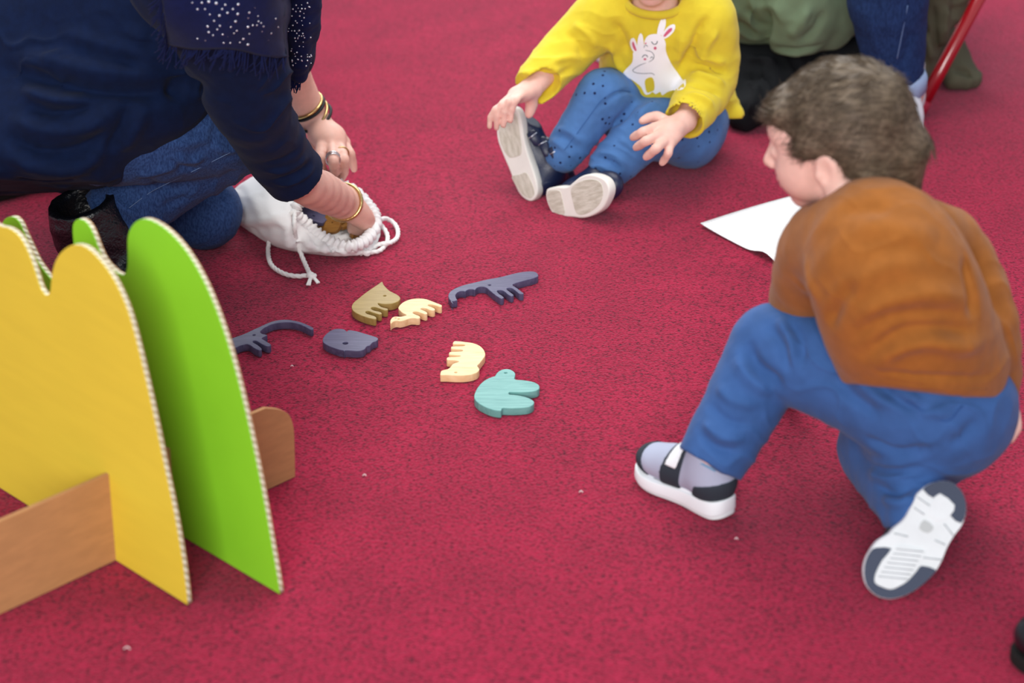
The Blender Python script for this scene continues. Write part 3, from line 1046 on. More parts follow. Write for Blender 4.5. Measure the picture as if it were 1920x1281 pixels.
def world_mesh(o):
    V = np.array([v.co for v in o.data.vertices]) + np.array(parent_loc(o))
    F = np.array([p.vertices[:] for p in o.data.polygons])
    return V, F


def surf(o):
    return bvh_of(*world_mesh(o))


def stitch(name, o, pix, r, m, parent, off=0.0004):
    P = catmull(on_surface(surf(o), pix, off), 6)
    v, f = tube(P, r, 6)
    return mesh_obj(name, v, f, m, parent)


def decal(name, bv, poly, m, parent, off=0.0012, step=7.0, smooth=4):
    """flat print lying on a garment: outline given where the photograph shows it"""
    from mathutils.geometry import delaunay_2d_cdt
    P = catmull(poly, smooth, closed=True) if smooth > 1 else np.asarray(poly, float)
    n = len(P)
    lo, hi = P.min(0), P.max(0)
    pts = [Vector(p) for p in P]
    for x in np.arange(lo[0] + step / 2, hi[0], step):
        for y in np.arange(lo[1] + step / 2, hi[1], step):
            pts.append(Vector((x, y)))
    res = delaunay_2d_cdt(pts, [], [list(range(n))], 1, 1e-4)
    V = on_surface(bv, [tuple(v) for v in res[0]], off)
    F = [tuple(f)[::-1] for f in res[2]]
    return mesh_obj(name, V, F, m, parent)


def line_decal(name, bv, pix, r, m, parent, off=0.0014):
    v, f = tube(catmull(on_surface(bv, pix, off), 5), r, 6)
    return mesh_obj(name, v, f, m, parent)


def shoe_upper(vol, Lc, S, infl=0.0, high=0.50, k=0.02, col=1.0):
    """upper of a shoe of length S; local x heel->toe, z up from the sole"""
    M = Lc.M
    e = lambda c, r: vol.ell(Lc(*(np.array(c) * S)), np.array(r) * S + infl, M, k)
    e((.79, 0, .15), (.205, .182, .130))
    e((.52, 0, .17), (.30, .172, .155))
    e((.18, 0, .20), (.172, .158, .205))
    vol.cone(Lc(.60 * S, 0, .20 * S), Lc(.33 * S, 0, .36 * S), .125 * S + infl, .140 * S + infl, k)
    vol.cone(Lc(.22 * S, 0, .25 * S), Lc(.20 * S, 0, (high + .1) * S), .155 * S * col + infl, .150 * S * col + infl, k)


def shoe_sole_outline(S, w=1.0, side=1):
    P = [(0.0, 0), (.02, .09), (.10, .145), (.25, .150), (.40, .140), (.55, .155), (.70, .180), (.85, .172), (.95, .120), (1.0, .02), (.985, -.06), (.92, -.135), (.80, -.175), (.65, -.170), (.50, -.135), (.38, -.125), (.25, -.135), (.10, -.130), (.02, -.085)]
    return [(x * S, y * S * w * side) for x, y in catmull(P, 4, closed=True)]


def simple_shoe(o, d, S, m_up, m_sole, m_toe=None, up=(0, 0, 1), th=0.02, high=0.5):
    Lc = Loc(o, frame(d, up))
    root_parts = []
    c = Lc(.5 * S, 0, .3 * S)
    v = Vol(c - .75 * S, c + .75 * S, S / 55)
    shoe_upper(v, Lc, S, 0, high)
    v.cut(Lc(0, 0, high * S), Lc.M[:, 2])
    v.cut(Lc(0, 0, th * .6), -Lc.M[:, 2])
    v.cone(Lc(.2 * S, 0, (high - .1) * S), Lc(.2 * S, 0, (high + .3) * S), .125 * S, .13 * S, .004, 's')
    return Lc, v


def hair_cap(L, m, parent, long=0.0):
    q = L.sc
    v = Vol(L.o - .19, L.o + .19, .004)
    v.ell(L(-.016, 0, .026), np.array([.093, .079, .081]) * q, L.M, .01)
    v.cut(L(.050, 0, .026), L.M @ np.array([.62, 0, -.78]), k=.006)
    v.ell(L(-.050, 0, -.02 - long * .5), np.array([.050, .068, .055 + long * .5]) * q, L.M, .02)
    h = sdf_obj('hair', v, m, parent, noise=[(.002, 14, 31)], wr=[(L.M[:, 1], 90, .003, 3)], relax_it=1)
    return h
# ------------------------------------------------------------------ kneeling woman with the bag
M_navy = mat('navy_knit', (6, 22, 54), 0.85, var=0.12, vscale=60, bump=0.25, bscale=1400, sheen=0.03, spec=0.15)
M_denim = mat('dark_denim', (30, 53, 98), 0.85, col2=(50, 79, 130), vscale=420, bump=0.3, bscale=1100, stretch=(1, 1, .35), sheen=0.05, spec=0.2)
M_stitch = mat('pale_stitching', (96, 122, 164), 0.8)
M_black = mat('black_leather', (14, 16, 22), 0.32, bump=0.35, bscale=260, spec=0.6, bdist=0.004)
M_blackin = mat('boot_lining', (16, 12, 11), 0.9)
M_scarf = mat('navy_scarf', (16, 24, 66), 0.9, var=0.1, vscale=120, bump=0.4, bscale=1600, sheen=0.05, spec=0.15)
M_stone = mat('silver_bead', (235, 240, 250), 0.15, metal=0.6, spec=0.8)
M_gold = mat('gold', (206, 176, 120), 0.28, metal=1.0)
M_silver = mat('silver', (205, 208, 214), 0.22, metal=1.0)
M_cord = mat('black_cord', (22, 20, 26), 0.6)

w_ankN = G(210, 414, .122); w_knN = G(466, 232, .268); w_hipN = np.array([-0.80, 3.56, .31])
w_knF = G(383, 397, .062); w_hipF = np.array([-0.80, 3.76, .33]); w_ankF = np.array([-0.75, 3.98, .06])
w_shN = G(400, -45, .60); w_elN = G(470, 200, .375); w_wrN = G(645, 380, .090)
w_shF = np.array([-0.40, 3.76, .56]); w_elF = G(522, 95, .30); w_wrF = G(586, 222, .155)
w_chest = np.array([-0.50, 3.60, .50]); w_neck = np.array([-0.33, 3.56, .66])

woman = empty('person', np.array([-0.62, 3.62, 0.0]), 'kneeling adult in navy top, spangled scarf and jeans reaching into the white bag', 'person')

# body: one continuous surface from head to hands and feet
vb = Vol((-1.0, 3.12, 0.0), (-0.15, 4.06, 0.95), 0.0034)
vb.chain([w_hipN * .5 + w_hipF * .5, (-0.66, 3.62, .38), w_chest, w_neck], [.10, .10, .11, .05], .03)
vb.chain([w_hipN, w_knN, w_ankN], [.06, .045, .034], .03)
vb.chain([w_hipF, w_knF, w_ankF], [.06, .042, .034], .03)
vb.chain([w_ankN, G(200, 492, .055), G(272, 540, .035)], [.034, .032, .028], .01)
vb.chain([w_chest, w_shN, w_elN], [.06, .046, .038], .03)
vb.chain([w_chest, w_shF, w_elF], [.06, .046, .038], .03)
vb.chain([w_elN, G(556, 330, .212), G(600, 358, .150), w_wrN], [.034, .029, .031, .0255], .01, sub=3)
vb.chain([w_elF, G(548, 158, .225), w_wrF], [.040, .034, .026], .01, sub=3)
Lw = Loc((-0.27, 3.52, .80), frame((0.75, -0.15, -0.55), (0.5, 0, 0.85)), 1.12)
head_sdf(vb, Lw, w_neck, (.05, .055))
# far hand hanging over the bag
kn = [G(603, 268, .132), G(622, 270, .132), G(637, 271, .128), G(646, 268, .120)]
for q in kn:
    vb.cone(w_wrF, q, .021, .0112, .010)
vb.ell((w_wrF + kn[1] + kn[2]) / 3, (.030, .030, .020), None, .012)
finger(vb, [kn[0], G(600, 297, .126), G(603, 316, .103), G(608, 329, .086)], .0098, .0078, .002)
finger(vb, [kn[1], G(625, 303, .128), G(627, 322, .100), G(619, 337, .074)], .0095, .0075, .002)
finger(vb, [kn[2], G(645, 300, .124), G(645, 322, .094), G(634, 343, .068)], .0092, .0072, .002)
finger(vb, [kn[3], G(657, 288, .112), G(661, 303, .094), G(664, 318, .078)], .0080, .0062, .002)
finger(vb, [G(588, 258, .125), G(592, 290, .098), G(600, 318, .080)], .0120, .0090)
# near hand inside the bag
kn = [G(672, 392, .075), G(680, 400, .066), G(684, 410, .055), G(682, 418, .046)]
for q in kn:
    vb.cone(w_wrN, q, .022, .0125, .012)
finger(vb, [kn[0], G(688, 402, .056), G(692, 416, .036), G(690, 426, .024)], .0100, .0078)
finger(vb, [kn[1], G(692, 412, .050), G(690, 424, .030), G(684, 430, .020)], .0100, .0078)
finger(vb, [kn[2], G(688, 420, .042), G(680, 430, .026), G(672, 432, .018)], .0098, .0075)
finger(vb, [kn[3], G(680, 427, .034), G(672, 432, .022), G(664, 432, .016)], .0086, .0068)
finger(vb, [G(662, 402, .062), G(664, 418, .038), G(660, 430, .022)], .0115, .0088)
wbody = sdf_obj('body', vb, M_skin, woman, relax_it=2, floor=0.002)
eyes(Lw, woman)
M_hairdark = mat('dark_brown_hair', (58, 44, 34), 0.5, col2=(82, 64, 48), vscale=70, bump=0.5, bscale=300)
hair_cap(Lw, M_hairdark, woman, .04)

# jeans
vj = Vol((-1.08, 3.30, 0.0), (-0.28, 4.06, 0.46), 0.0035)
vj.chain([w_hipN, (-0.60, 3.47, .305), w_knN], [.115, .094, .068], .03, sub=3)
vj.chain([w_knN, (w_knN + w_ankN) / 2 + [-.01, 0.01, .0], w_ankN, w_ankN + (w_ankN - w_knN) * .15], [.066, .062, .054, .050], .012, sub=3)
vj.chain([w_hipF, (-0.66, 3.72, .19), w_knF], [.115, .085, .060], .03, sub=3)
vj.chain([w_knF, (-0.62, 3.82, .062), w_ankF], [.060, .055, .045], .012)
vj.ell((w_hipN + w_hipF) / 2, (.13, .18, .11), None, .05)
vj.cut(w_ankN + (w_ankN - w_knN) * 0.03, w_ankN - w_knN, w_ankN - .11, w_ankN + .09)
jeans = sdf_obj('jeans', vj, M_denim, woman, noise=[(.0012, 22, 3)], fs=1.5, wr=[((1, .3, .2), 26, .004, 1)], folds=[
    ([(200, 350), (225, 385), (262, 405)], .007, .005), ([(180, 372), (205, 410), (246, 428)], .006, -.005), ([(192, 392), (215, 425), (240, 440)], .006, .005),
    ([(270, 330), (310, 352), (352, 350)], .008, -.004), ([(330, 285), (350, 300), (385, 296)], .007, .005), ([(320, 300), (345, 316), (372, 318)], .006, -.004),
    ([(395, 270), (425, 282), (448, 276)], .007, .004), ([(318, 170), (338, 186), (352, 205)], .006, -.004), ([(352, 165), (372, 182), (392, 196)], .006, .004),
    ([(385, 200), (395, 225), (380, 250)], .008, .003), ([(300, 262), (340, 270), (400, 256)], .010, .004), ([(252, 330), (300, 320), (345, 300)], .009, .004),
    ([(300, 392), (330, 378), (360, 372)], .008, -.003), ([(400, 350), (425, 362), (436, 385)], .010, .003)], relax_it=2, floor=0.003)
stitch('seam', jeans, [(312, 210), (345, 211), (385, 212), (418, 214)], .0006, M_stitch, jeans)
stitch('seam', jeans, [(432, 286), (400, 302), (360, 322), (318, 342), (280, 362), (242, 390)], .0006, M_stitch, jeans)
stitch('seam', jeans, [(188, 408), (183, 424), (200, 432), (236, 444)], .0006, M_stitch, jeans)

# near boot and far boot
def boot(shaft, radii, foot, label):
    S_ = np.array(shaft); Fp = np.array(foot)
    allp = np.concatenate([S_, Fp])
    v = Vol(np.append(allp[:, :2].min(0) - .09, 0.0), allp.max(0) + .09, .0032)
    v.chain(S_, radii, .02, sub=4)
    v.chain(Fp, [.046, .042, .034], .025, sub=4)
    n = S_[0] - S_[1]
    v.cut(S_[0], n, S_[0] - .09, S_[0] + .09)
    v.cone(S_[0] - n * .55, S_[0] + n * .3, radii[0] - .009, radii[0] - .004, .003, 's')
    b = sdf_obj('boot', v, M_black, woman, noise=[(.0020, 12, 5), (.0012, 26, 8)], relax_it=2, floor=.012)
    b['label'] = label
    sv = Vol(np.append(Fp[:, :2].min(0) - .07, -.01), np.append(Fp[:, :2].max(0) + .07, .05), .003)
    q = Fp.copy(); q[:, 2] = .006
    sv.chain(q, [.046, .044, .038], 0)
    sv.cut((0, 0, .013), (0, 0, 1)); sv.ground(0.001)
    sdf_obj('sole', sv, M_blackin, b)


boot([G(152, 376, .172), G(172, 430, .120), G(200, 480, .070)], [.045, .053, .054], [G(190, 492, .048), G(240, 520, .042), G(292, 552, .034)], 'black leather ankle boot')
boot([np.array([-0.76, 3.985, .125]), np.array([-0.79, 3.985, .09]), np.array([-0.82, 3.98, .05])], [.040, .044, .044], [np.array([-0.82, 3.98, .05]), np.array([-0.88, 3.93, .04]), np.array([-0.93, 3.885, .034])], 'black leather ankle boot')

# navy top
vs = Vol((-1.12, 3.02, 0.08), (-0.20, 3.95, 0.78), 0.004)
vs.chain([(-0.86, 3.62, .27), (-0.68, 3.58, .39), (-0.52, 3.56, .49), (-0.42, 3.58, .57)], [.185, .160, .165, .12], .04, sub=3)
vs.ell((-0.80, 3.50, .245), (.17, .16, .125), None, .05)
vs.ell((-0.70, 3.44, .285), (.13, .12, .105), None, .05)
vs.ell((-0.60, 3.46, .36), (.15, .13, .10), None, .05)
vs.chain([w_shN + [-.03, .04, 0], w_shN, (w_shN + w_elN) / 2, w_elN], [.10, .082, .066, .054], .03, sub=3)
vs.chain([w_elN, G(524, 294, .255), G(568, 346, .196)], [.054, .047, .043], .012, sub=3)
vs.chain([w_shF, w_elF], [.075, .062], .03)
vs.chain([w_elF, G(528, 110, .28)], [.056, .046], .012)
_cd = G(568, 346, .196) - G(524, 294, .255)
vs.cut(G(553, 328, .212), _cd, G(553, 328, .212) - .075, G(553, 328, .212) + .085)
vs.cone(G(560, 337, .204), G(552, 324, .217), .037, .034, .002, 's')
vs.cut(W(80, 353, 3.5), (-.01, -_s, -_c), (-1.12, 3.02, .08), (-0.60, 3.95, .40), .01)
top = sdf_obj('top', vs, M_navy, woman, noise=[(.0014, 9, 12)], fs=1.25, wr=[((.25, .1, 1), 15, .006, 4)], folds=[
    ([(0, 128), (80, 146), (160, 166), (250, 173), (330, 168), (385, 156)], .016, -.020), ([(0, 100), (90, 118), (180, 140), (270, 148), (360, 138)], .020, .010),
    ([(110, 60), (220, 90), (330, 112)], .014, .008), ([(130, 85), (240, 118), (350, 128)], .010, -.007), ([(170, 40), (260, 62), (340, 86)], .012, .006),
    ([(40, 165), (100, 186), (170, 188)], .010, .010), ([(50, 200), (110, 212), (190, 196)], .009, -.010), ([(15, 222), (90, 246), (170, 236), (215, 200)], .012, .010),
    ([(5, 255), (85, 285), (160, 275), (205, 240)], .010, -.009), ([(5, 290), (85, 316), (155, 310), (200, 275)], .013, .011), ([(20, 330), (90, 340), (150, 335)], .010, -.006),
    ([(245, 185), (228, 240), (200, 290)], .010, -.009), ([(275, 190), (255, 240), (228, 285)], .012, .006),
    ([(470, 170), (500, 182), (540, 180)], .010, -.004), ([(500, 322), (530, 318), (575, 292)], .006, .006), ([(508, 338), (545, 330), (584, 302)], .005, -.003), ([(492, 305), (525, 300), (566, 276)], .006, -.0025), ([(520, 346), (555, 338), (588, 314)], .005, .005)], relax_it=2)

# scarf: part lying over shoulder and upper arm, part hanging in front of the chest
tb = surf(top)
nx, ny = 46, 26
SV = []
rng = np.random.RandomState(3)
for j in range(ny):
    t = j / (ny - 1)
    for i in range(nx):
        s = i / (nx - 1)
        bot = 82 + 24 * s + 4 * math.sin(s * 9)
        x = (300 + 16 * t) * (1 - s) + (545 + 4 * math.sin(t * 5)) * s
        y = -40 * (1 - t) + bot * t
        p = hit(tb, x, max(y, -30))
        p = W(x, y, p[1] - 0.016 - 0.004 * math.sin(s * 13 + t * 2) - 0.010 * math.exp(-((s - .8) / .12) ** 2))
        SV.append(p)
SV = np.array(SV).reshape(ny, nx, 3)
for _ in range(3):
    SV[1:-1, 1:-1] = (SV[1:-1, 1:-1] * 2 + SV[:-2, 1:-1] + SV[2:, 1:-1] + SV[1:-1, :-2] + SV[1:-1, 2:]) / 6
SF = [(j * nx + i, j * nx + i + 1, (j + 1) * nx + i + 1, (j + 1) * nx + i) for j in range(ny - 1) for i in range(nx - 1)]
scarf = mesh_obj('scarf', SV.reshape(-1, 3), SF, M_scarf, woman)
scarf.modifiers.new('cloth', 'SOLIDIFY').thickness = 0.003
ve = Vol((-0.44, 3.35, .24), (-0.20, 3.75, .66), .003)
for x0, x1, x2, yb, r, dz in ((548, 552, 548, 128, .018, 0), (562, 566, 560, 140, .020, .012), (574, 574, 566, 105, .018, .0), (566, 580, 574, 95, .016, .006), (540, 545, 546, 100, .02, .0)):
    ve.chain([W(x0, -70, 3.48 - dz), W(x1, 30, 3.50 - dz), W(x2, yb, 3.54 - dz)], [r * 1.25, r, r * .7], .008, sub=4)
ve.ell(W(574, 20, 3.5), (.016, .03, .028), None, .01)
ve.ell(W(575, 92, 3.53), (.014, .02, .014), None, .01)
scarf2 = sdf_obj('scarf_end', ve, M_scarf, woman, noise=[(.0022, 18, 2)], relax_it=1)
# fringe
parts = []
rng = np.random.RandomState(8)
for i in range(95):
    s = rng.rand()
    a = SV[-1, min(nx - 1, int(s * nx))] + np.array([0, -0.001, 0])
    dx = rng.uniform(-.022, .004); ln = rng.uniform(.012, .034)
    parts.append(tube(catmull([a, a + [dx * .4, -.004, -ln * .5], a + [dx, -.005, -ln]], 4), [.0009] * 9, 5))
for i in range(34):
    t = rng.rand()
    a = SV[min(ny - 1, int(t * ny)), 0]
    ln = rng.uniform(.015, .04)
    parts.append(tube(catmull([a, a + [-.004, -.004, -ln * .5], a + [-.012 + rng.uniform(-.008, .008), -.004, -ln]], 4), [.0009] * 9, 5))
v, f = join(parts)
tag(mesh_obj('fringe', v, f, M_scarf, scarf), kind='stuff')
parts = []
for i in range(80):
    a = W(rng.uniform(536, 568), rng.uniform(100, 138), 3.535)
    ln = rng.uniform(.015, .04)
    parts.append(tube(catmull([a, a + [rng.uniform(-.006, .004), -.002, -ln * .5], a + [rng.uniform(-.012, .006), -.002, -ln]], 4), [.0010] * 9, 5))
v, f = join(parts)
tag(mesh_obj('fringe', v, f, M_scarf, scarf2), kind='stuff')
# spangles
ico = bmesh.new(); bmesh.ops.create_icosphere(ico, subdivisions=2, radius=1.0)
icv = np.array([v.co for v in ico.verts]); icf = [tuple(v.index for v in f.verts) for f in ico.faces]; ico.free()
parts = []
sb2 = surf(scarf2)
flat = SV.reshape(-1, 3); fp = proj(flat)
for (x, y, r) in [(361, 5, 1.5), (379, 5, 2), (392, 3, 2.6), (406, 6, 2.6), (423, 9, 1.8), (447, 8, 2.4), (466, 8, 1.6), (371, 17, 2), (385, 17, 1.6), (417, 17, 1.7), (437, 17, 1.8), (477, 14, 2.2), (427, 24, 2), (446, 26, 2.4), (467, 23, 2.6), (394, 27, 1.6), (412, 29, 2.3), (465, 33, 2), (402, 39, 1.8), (428, 41, 1.8), (442, 40, 2.2), (390, 49, 2.4), (413, 48, 1.9), (433, 50, 2), (465, 50, 2.5), (474, 47, 1.8), (370, 57, 1.6), (392, 60, 2.1), (408, 55, 1.7), (444, 57, 2.1), (439, 62, 1.6), (418, 64, 2), (400, 66, 1.6), (371, 72, 1.8), (386, 75, 1.7), (427, 67, 1.8), (397, 73, 1.4), (439, 74, 1.5), (456, 72, 2.8), (450, 79, 1.7), (432, 80, 1.8), (420, 80, 1.8), (465, 83, 2.6), (409, 67, 1.5), (480, 78, 1.5), (494, 49, 2), (491, 58, 2), (508, 62, 2.2), (500, 60, 1.4), (487, 21, 1.7), (493, 24, 1.5), (482, 47, 1.6), (485, 40, 1.5), (490, 43, 1.5), (495, 72, 1.5), (468, 63, 1.6), (518, 75, 1.5), (503, 75, 1.3), (484, 30, 1.3), (498, 10, 1.4)] + [(rng.uniform(515, 540), rng.uniform(0, 90), rng.uniform(1.1, 1.8)) for _ in range(26)]:
    i = np.argmin((fp[:, 0] - x) ** 2 + (fp[:, 1] - y) ** 2)
    c = W(x, y, flat[i][1]) - np.array([0, .003, -.001])
    parts.append((c + icv * r * .00085, icf))
v, f = join(parts)
tag(mesh_obj('spangles', v, f, M_stone, scarf), 'scattered silver spangles', kind='stuff')
parts = []
for _ in range(70):
    x, y = rng.uniform(540, 584), rng.uniform(0, 125)
    p = hit(sb2, x, y, False)
    if p is None: continue
    parts.append((p - np.array([0, .0012, 0]) + icv * rng.uniform(.0009, .0016), icf))
v, f = join(parts)
tag(mesh_obj('spangles', v, f, M_stone, scarf2), 'scattered silver spangles', kind='stuff')

# bracelets and rings
def band(name, c, axis, r, tr, m, parent, squash=1.0, beads=0, hint=(0, 0, 1)):
    M = frame(axis, hint)
    a = np.linspace(0, 2 * math.pi, 72, endpoint=False)
    P = c + np.outer(np.cos(a) * r, M[:, 1]) + np.outer(np.sin(a) * r * squash, M[:, 2])
    md = (lambda i, t: 1 + .22 * abs(math.sin(i * beads / 72 * math.pi))) if beads else None
    v, f = tube(P, tr, 10, closed=True, mod=md)
    return mesh_obj(name, v, f, m, parent)


fa = w_wrF - G(548, 158, .225); fa /= np.linalg.norm(fa)
c0 = w_wrF - fa * .019
band('bracelet', c0 - fa * .013, fa, .0335, .0022, M_gold, woman, .95, 18)
band('bracelet', c0 - fa * .007, fa, .0345, .0028, M_cord, woman, .95)
band('bracelet', c0 + fa * .010, fa + np.array([.1, .1, .15]), .0350, .0026, M_gold, woman, .95)
band('bracelet', c0 + fa * .016, fa, .0370, .0028, M_cord, woman, .95)
na = w_wrN - G(600, 358, .150); na /= np.linalg.norm(na)
band('bracelet', w_wrN - na * .004, na, .0315, .0028, M_gold, woman, .95, 30)
for a, b, t, m, rr in ((kn, None, 0, None, 0),):
    pass
_fk = [G(622, 270, .132), G(625, 303, .128), G(637, 271, .128), G(645, 300, .124), G(606, 315, .103), G(611, 327, .086)]
for p, q, t, m, r in ((_fk[0], _fk[1], .80, M_silver, .0118), (_fk[0], _fk[1], .90, M_silver, .0116), (_fk[2], _fk[3], .55, M_gold, .0110), (_fk[4], _fk[5], .2, M_silver, .0108)):
    band('finger_ring', p + (q - p) * t, q - p, r, .0012, m, woman)
# ------------------------------------------------------------------ small child in yellow sweatshirt, sitting on the carpet
def dotted(name, c, dot):
    m = mat(name, c, 0.8, var=0.07, vscale=40, bump=0.2, bscale=1200, sheen=0.1, spec=0.2)
    nt = m.node_tree
    b = nt.nodes['Principled BSDF']
    src = b.inputs['Base Color'].links[0].from_socket
    tc = nt.nodes.new('ShaderNodeTexCoord')
    v = nt.nodes.new('ShaderNodeTexVoronoi'); v.inputs['Scale'].default_value = 58; v.inputs['Randomness'].default_value = 0.75
    nt.links.new(tc.outputs['Object'], v.inputs['Vector'])
    lt = nt.nodes.new('ShaderNodeMath'); lt.operation = 'LESS_THAN'; lt.inputs[1].default_value = 0.15
    nt.links.new(v.outputs['Distance'], lt.inputs[0])
    mx = nt.nodes.new('ShaderNodeMix'); mx.data_type = 'RGBA'
    nt.links.new(lt.outputs[0], mx.inputs[0]); nt.links.new(src, mx.inputs[6]); mx.inputs[7].default_value = (*lin(dot), 1)
    nt.links.new(mx.outputs[2], b.inputs['Base Color'])
    return m


M_ysweat = mat('yellow_sweatshirt', (222, 200, 52), 0.85, var=0.04, vscale=30, bump=0.2, bscale=1300, sheen=0.15, spec=0.2)
M_legging = dotted('blue_dotted_leggings', (74, 116, 172), (20, 34, 78))
M_navyshoe = mat('navy_leather', (20, 30, 62), 0.4, bump=0.2, bscale=300, spec=0.5)
M_sole = mat('white_sole', (232, 231, 224), 0.6, var=0.03, vscale=30)
M_tread = mat('worn_tread', (190, 186, 170), 0.8, col2=(214, 211, 198), vscale=40, bump=0.5, bscale=160, stretch=(1, 4, 1))
M_treadmid = mat('worn_shank', (196, 190, 174), 0.8)
M_printw = mat('white_print', (250, 250, 252), 0.7)
M_printp = mat('pink_print', (214, 96, 130), 0.7)
M_printk = mat('dark_print', (70, 90, 100), 0.7)
M_ring = mat('nickel_ring', (190, 195, 205), 0.25, metal=1.0)

kid = empty('person', np.array([0.27, 4.05, 0.0]), 'small child in a yellow rabbit sweatshirt sitting on the carpet holding one shoe', 'person')
k_pel = np.array([0.272, 4.13, .09]); k_chest = np.array([0.258, 4.055, .225]); k_neck = np.array([0.246, 3.985, .320])
k_shL, k_shR = G(1142, 26, .295), G(1322, 38, .29)
k_elL, k_wrL = G(1062, 96, .235), G(996, 166, .195)
k_elR, k_wrR = G(1330, 145, .185), G(1284, 226, .148)
k_hipL, k_knL, k_anL = np.array([.225, 4.09, .085]), G(1130, 178, .165), G(1056, 288, .068)
k_hipR, k_knR, k_anR = np.array([.315, 4.07, .075]), G(1212, 246, .105), G(1143, 314, .050)

vb = Vol((-0.06, 3.66, 0.0), (0.44, 4.26, 0.60), 0.0023)
vb.chain([k_pel, k_chest, k_neck], [.07, .068, .034], .03)
vb.chain([k_hipL, k_knL, k_anL], [.045, .035, .026], .02)
vb.chain([k_hipR, k_knR, k_anR], [.045, .035, .026], .02)
vb.chain([k_chest + [0, 0, .05], k_shL, k_elL, k_wrL], [.04, .030, .025, .0185], .02)
vb.chain([k_chest + [0, 0, .05], k_shR, k_elR, k_wrR], [.04, .030, .025, .0185], .02)
Lk = Loc((0.242, 3.965, .434), frame((-0.15, -0.9, -0.32), (0, -0.25, 1)), 0.93)
head_sdf(vb, Lk, k_neck, (.030, .034))
# hand on the thigh
kn = [G(1226, 240, .155), G(1231, 256, .150), G(1243, 267, .142), G(1256, 271, .135)]
pm = G(1258, 240, .150)
for q in kn:
    vb.cone(k_wrR, q, .0165, .0088, .008)
vb.ell(pm, (.021, .021, .013), None, .008)
finger(vb, [kn[0], G(1207, 247, .157), G(1194, 254, .147), G(1186, 258, .140)], .0080, .0058)
finger(vb, [kn[1], G(1212, 264, .150), G(1200, 272, .139), G(1192, 277, .131)], .0080, .0058)
finger(vb, [kn[2], G(1230, 279, .139), G(1218, 289, .127), G(1211, 295, .120)], .0078, .0058)
finger(vb, [kn[3], G(1253, 287, .126), G(1246, 299, .112), G(1241, 306, .105)], .0068, .0052)
finger(vb, [G(1246, 226, .155), G(1232, 219, .160), G(1217, 221, .158), G(1204, 227, .154)], .0090, .0062)
# hand gripping the toe of the shoe
kn = [G(978, 179, .196), G(966, 182, .195), G(954, 187, .190), G(943, 194, .184)]
vb.ell(G(976, 176, .192), (.022, .018, .014), None, .008)
for q in kn:
    vb.cone(k_wrL, q, .0170, .0072, .006)
finger(vb, [kn[0], G(968, 188, .194), G(960, 205, .179), G(957, 226, .160)], .0060, .0050, .001)
finger(vb, [kn[1], G(954, 191, .192), G(947, 211, .174), G(944, 235, .152)], .0060, .0050, .001)
finger(vb, [kn[2], G(941, 197, .186), G(933, 217, .168), G(931, 240, .146)], .0058, .0048, .001)
finger(vb, [kn[3], G(929, 205, .178), G(920, 220, .164), G(918, 238, .148)], .0054, .0045, .001)
finger(vb, [G(994, 178, .186), G(997, 195, .168), G(992, 214, .152)], .0108, .0075)
kbody = sdf_obj('body', vb, M_skin_kid, kid, relax_it=1, floor=.002)
eyes(Lk, kid)
hair_cap(Lk, M_hairdark, kid, .0)

# leggings
vj = Vol((0.02, 3.74, 0.0), (0.42, 4.26, 0.26), 0.003)
vj.chain([k_hipL, (k_hipL + k_knL) / 2, k_knL], [.062, .052, .044], .02, sub=3)
vj.chain([k_knL, (k_knL + k_anL) / 2, k_anL], [.044, .037, .034], .008, sub=3)
vj.chain([k_hipR, (k_hipR + k_knR) / 2 + [.01, 0, 0], k_knR], [.066, .056, .046], .02, sub=3)
vj.chain([k_knR, (k_knR + k_anR) / 2, k_anR], [.046, .040, .037], .008, sub=3)
vj.ell((0.285, 4.11, .078), (.105, .10, .078), None, .03)
vj.ell(G(1298, 248, .066), (.050, .075, .060), None, .03)
legg = sdf_obj('leggings', vj, M_legging, kid, noise=[(.0009, 26, 4)], fs=1.5, wr=[((.7, .4, .5), 34, .0022, 5)], folds=[
    ([(1020, 262), (1045, 268), (1078, 296)], .006, .004), ([(1028, 248), (1058, 256), (1088, 282)], .005, -.003), ([(1034, 236), (1066, 246), (1098, 270)], .006, .003),
    ([(1100, 315), (1130, 312), (1160, 335)], .006, .005), ([(1108, 300), (1140, 300), (1166, 320)], .005, -.004), ([(1118, 288), (1148, 290), (1176, 310)], .006, .004), ([(1158, 262), (1176, 268), (1190, 285)], .006, .003),
    ([(1120, 205), (1150, 180), (1175, 170), (1195, 178)], .004, -.003), ([(1150, 235), (1175, 215), (1190, 190)], .007, -.004), ([(1195, 230), (1210, 205), (1235, 190)], .008, .004)], relax_it=1, floor=.002)
M_stain = mat('grubby_mark', (40, 58, 84), 0.9)
_lb = surf(legg)
stitch('seam', legg, [(1058, 282), (1082, 250), (1105, 218), (1130, 186), (1158, 170), (1182, 172)], .0006, mat('legging_seam', (50, 92, 152), .8), legg)

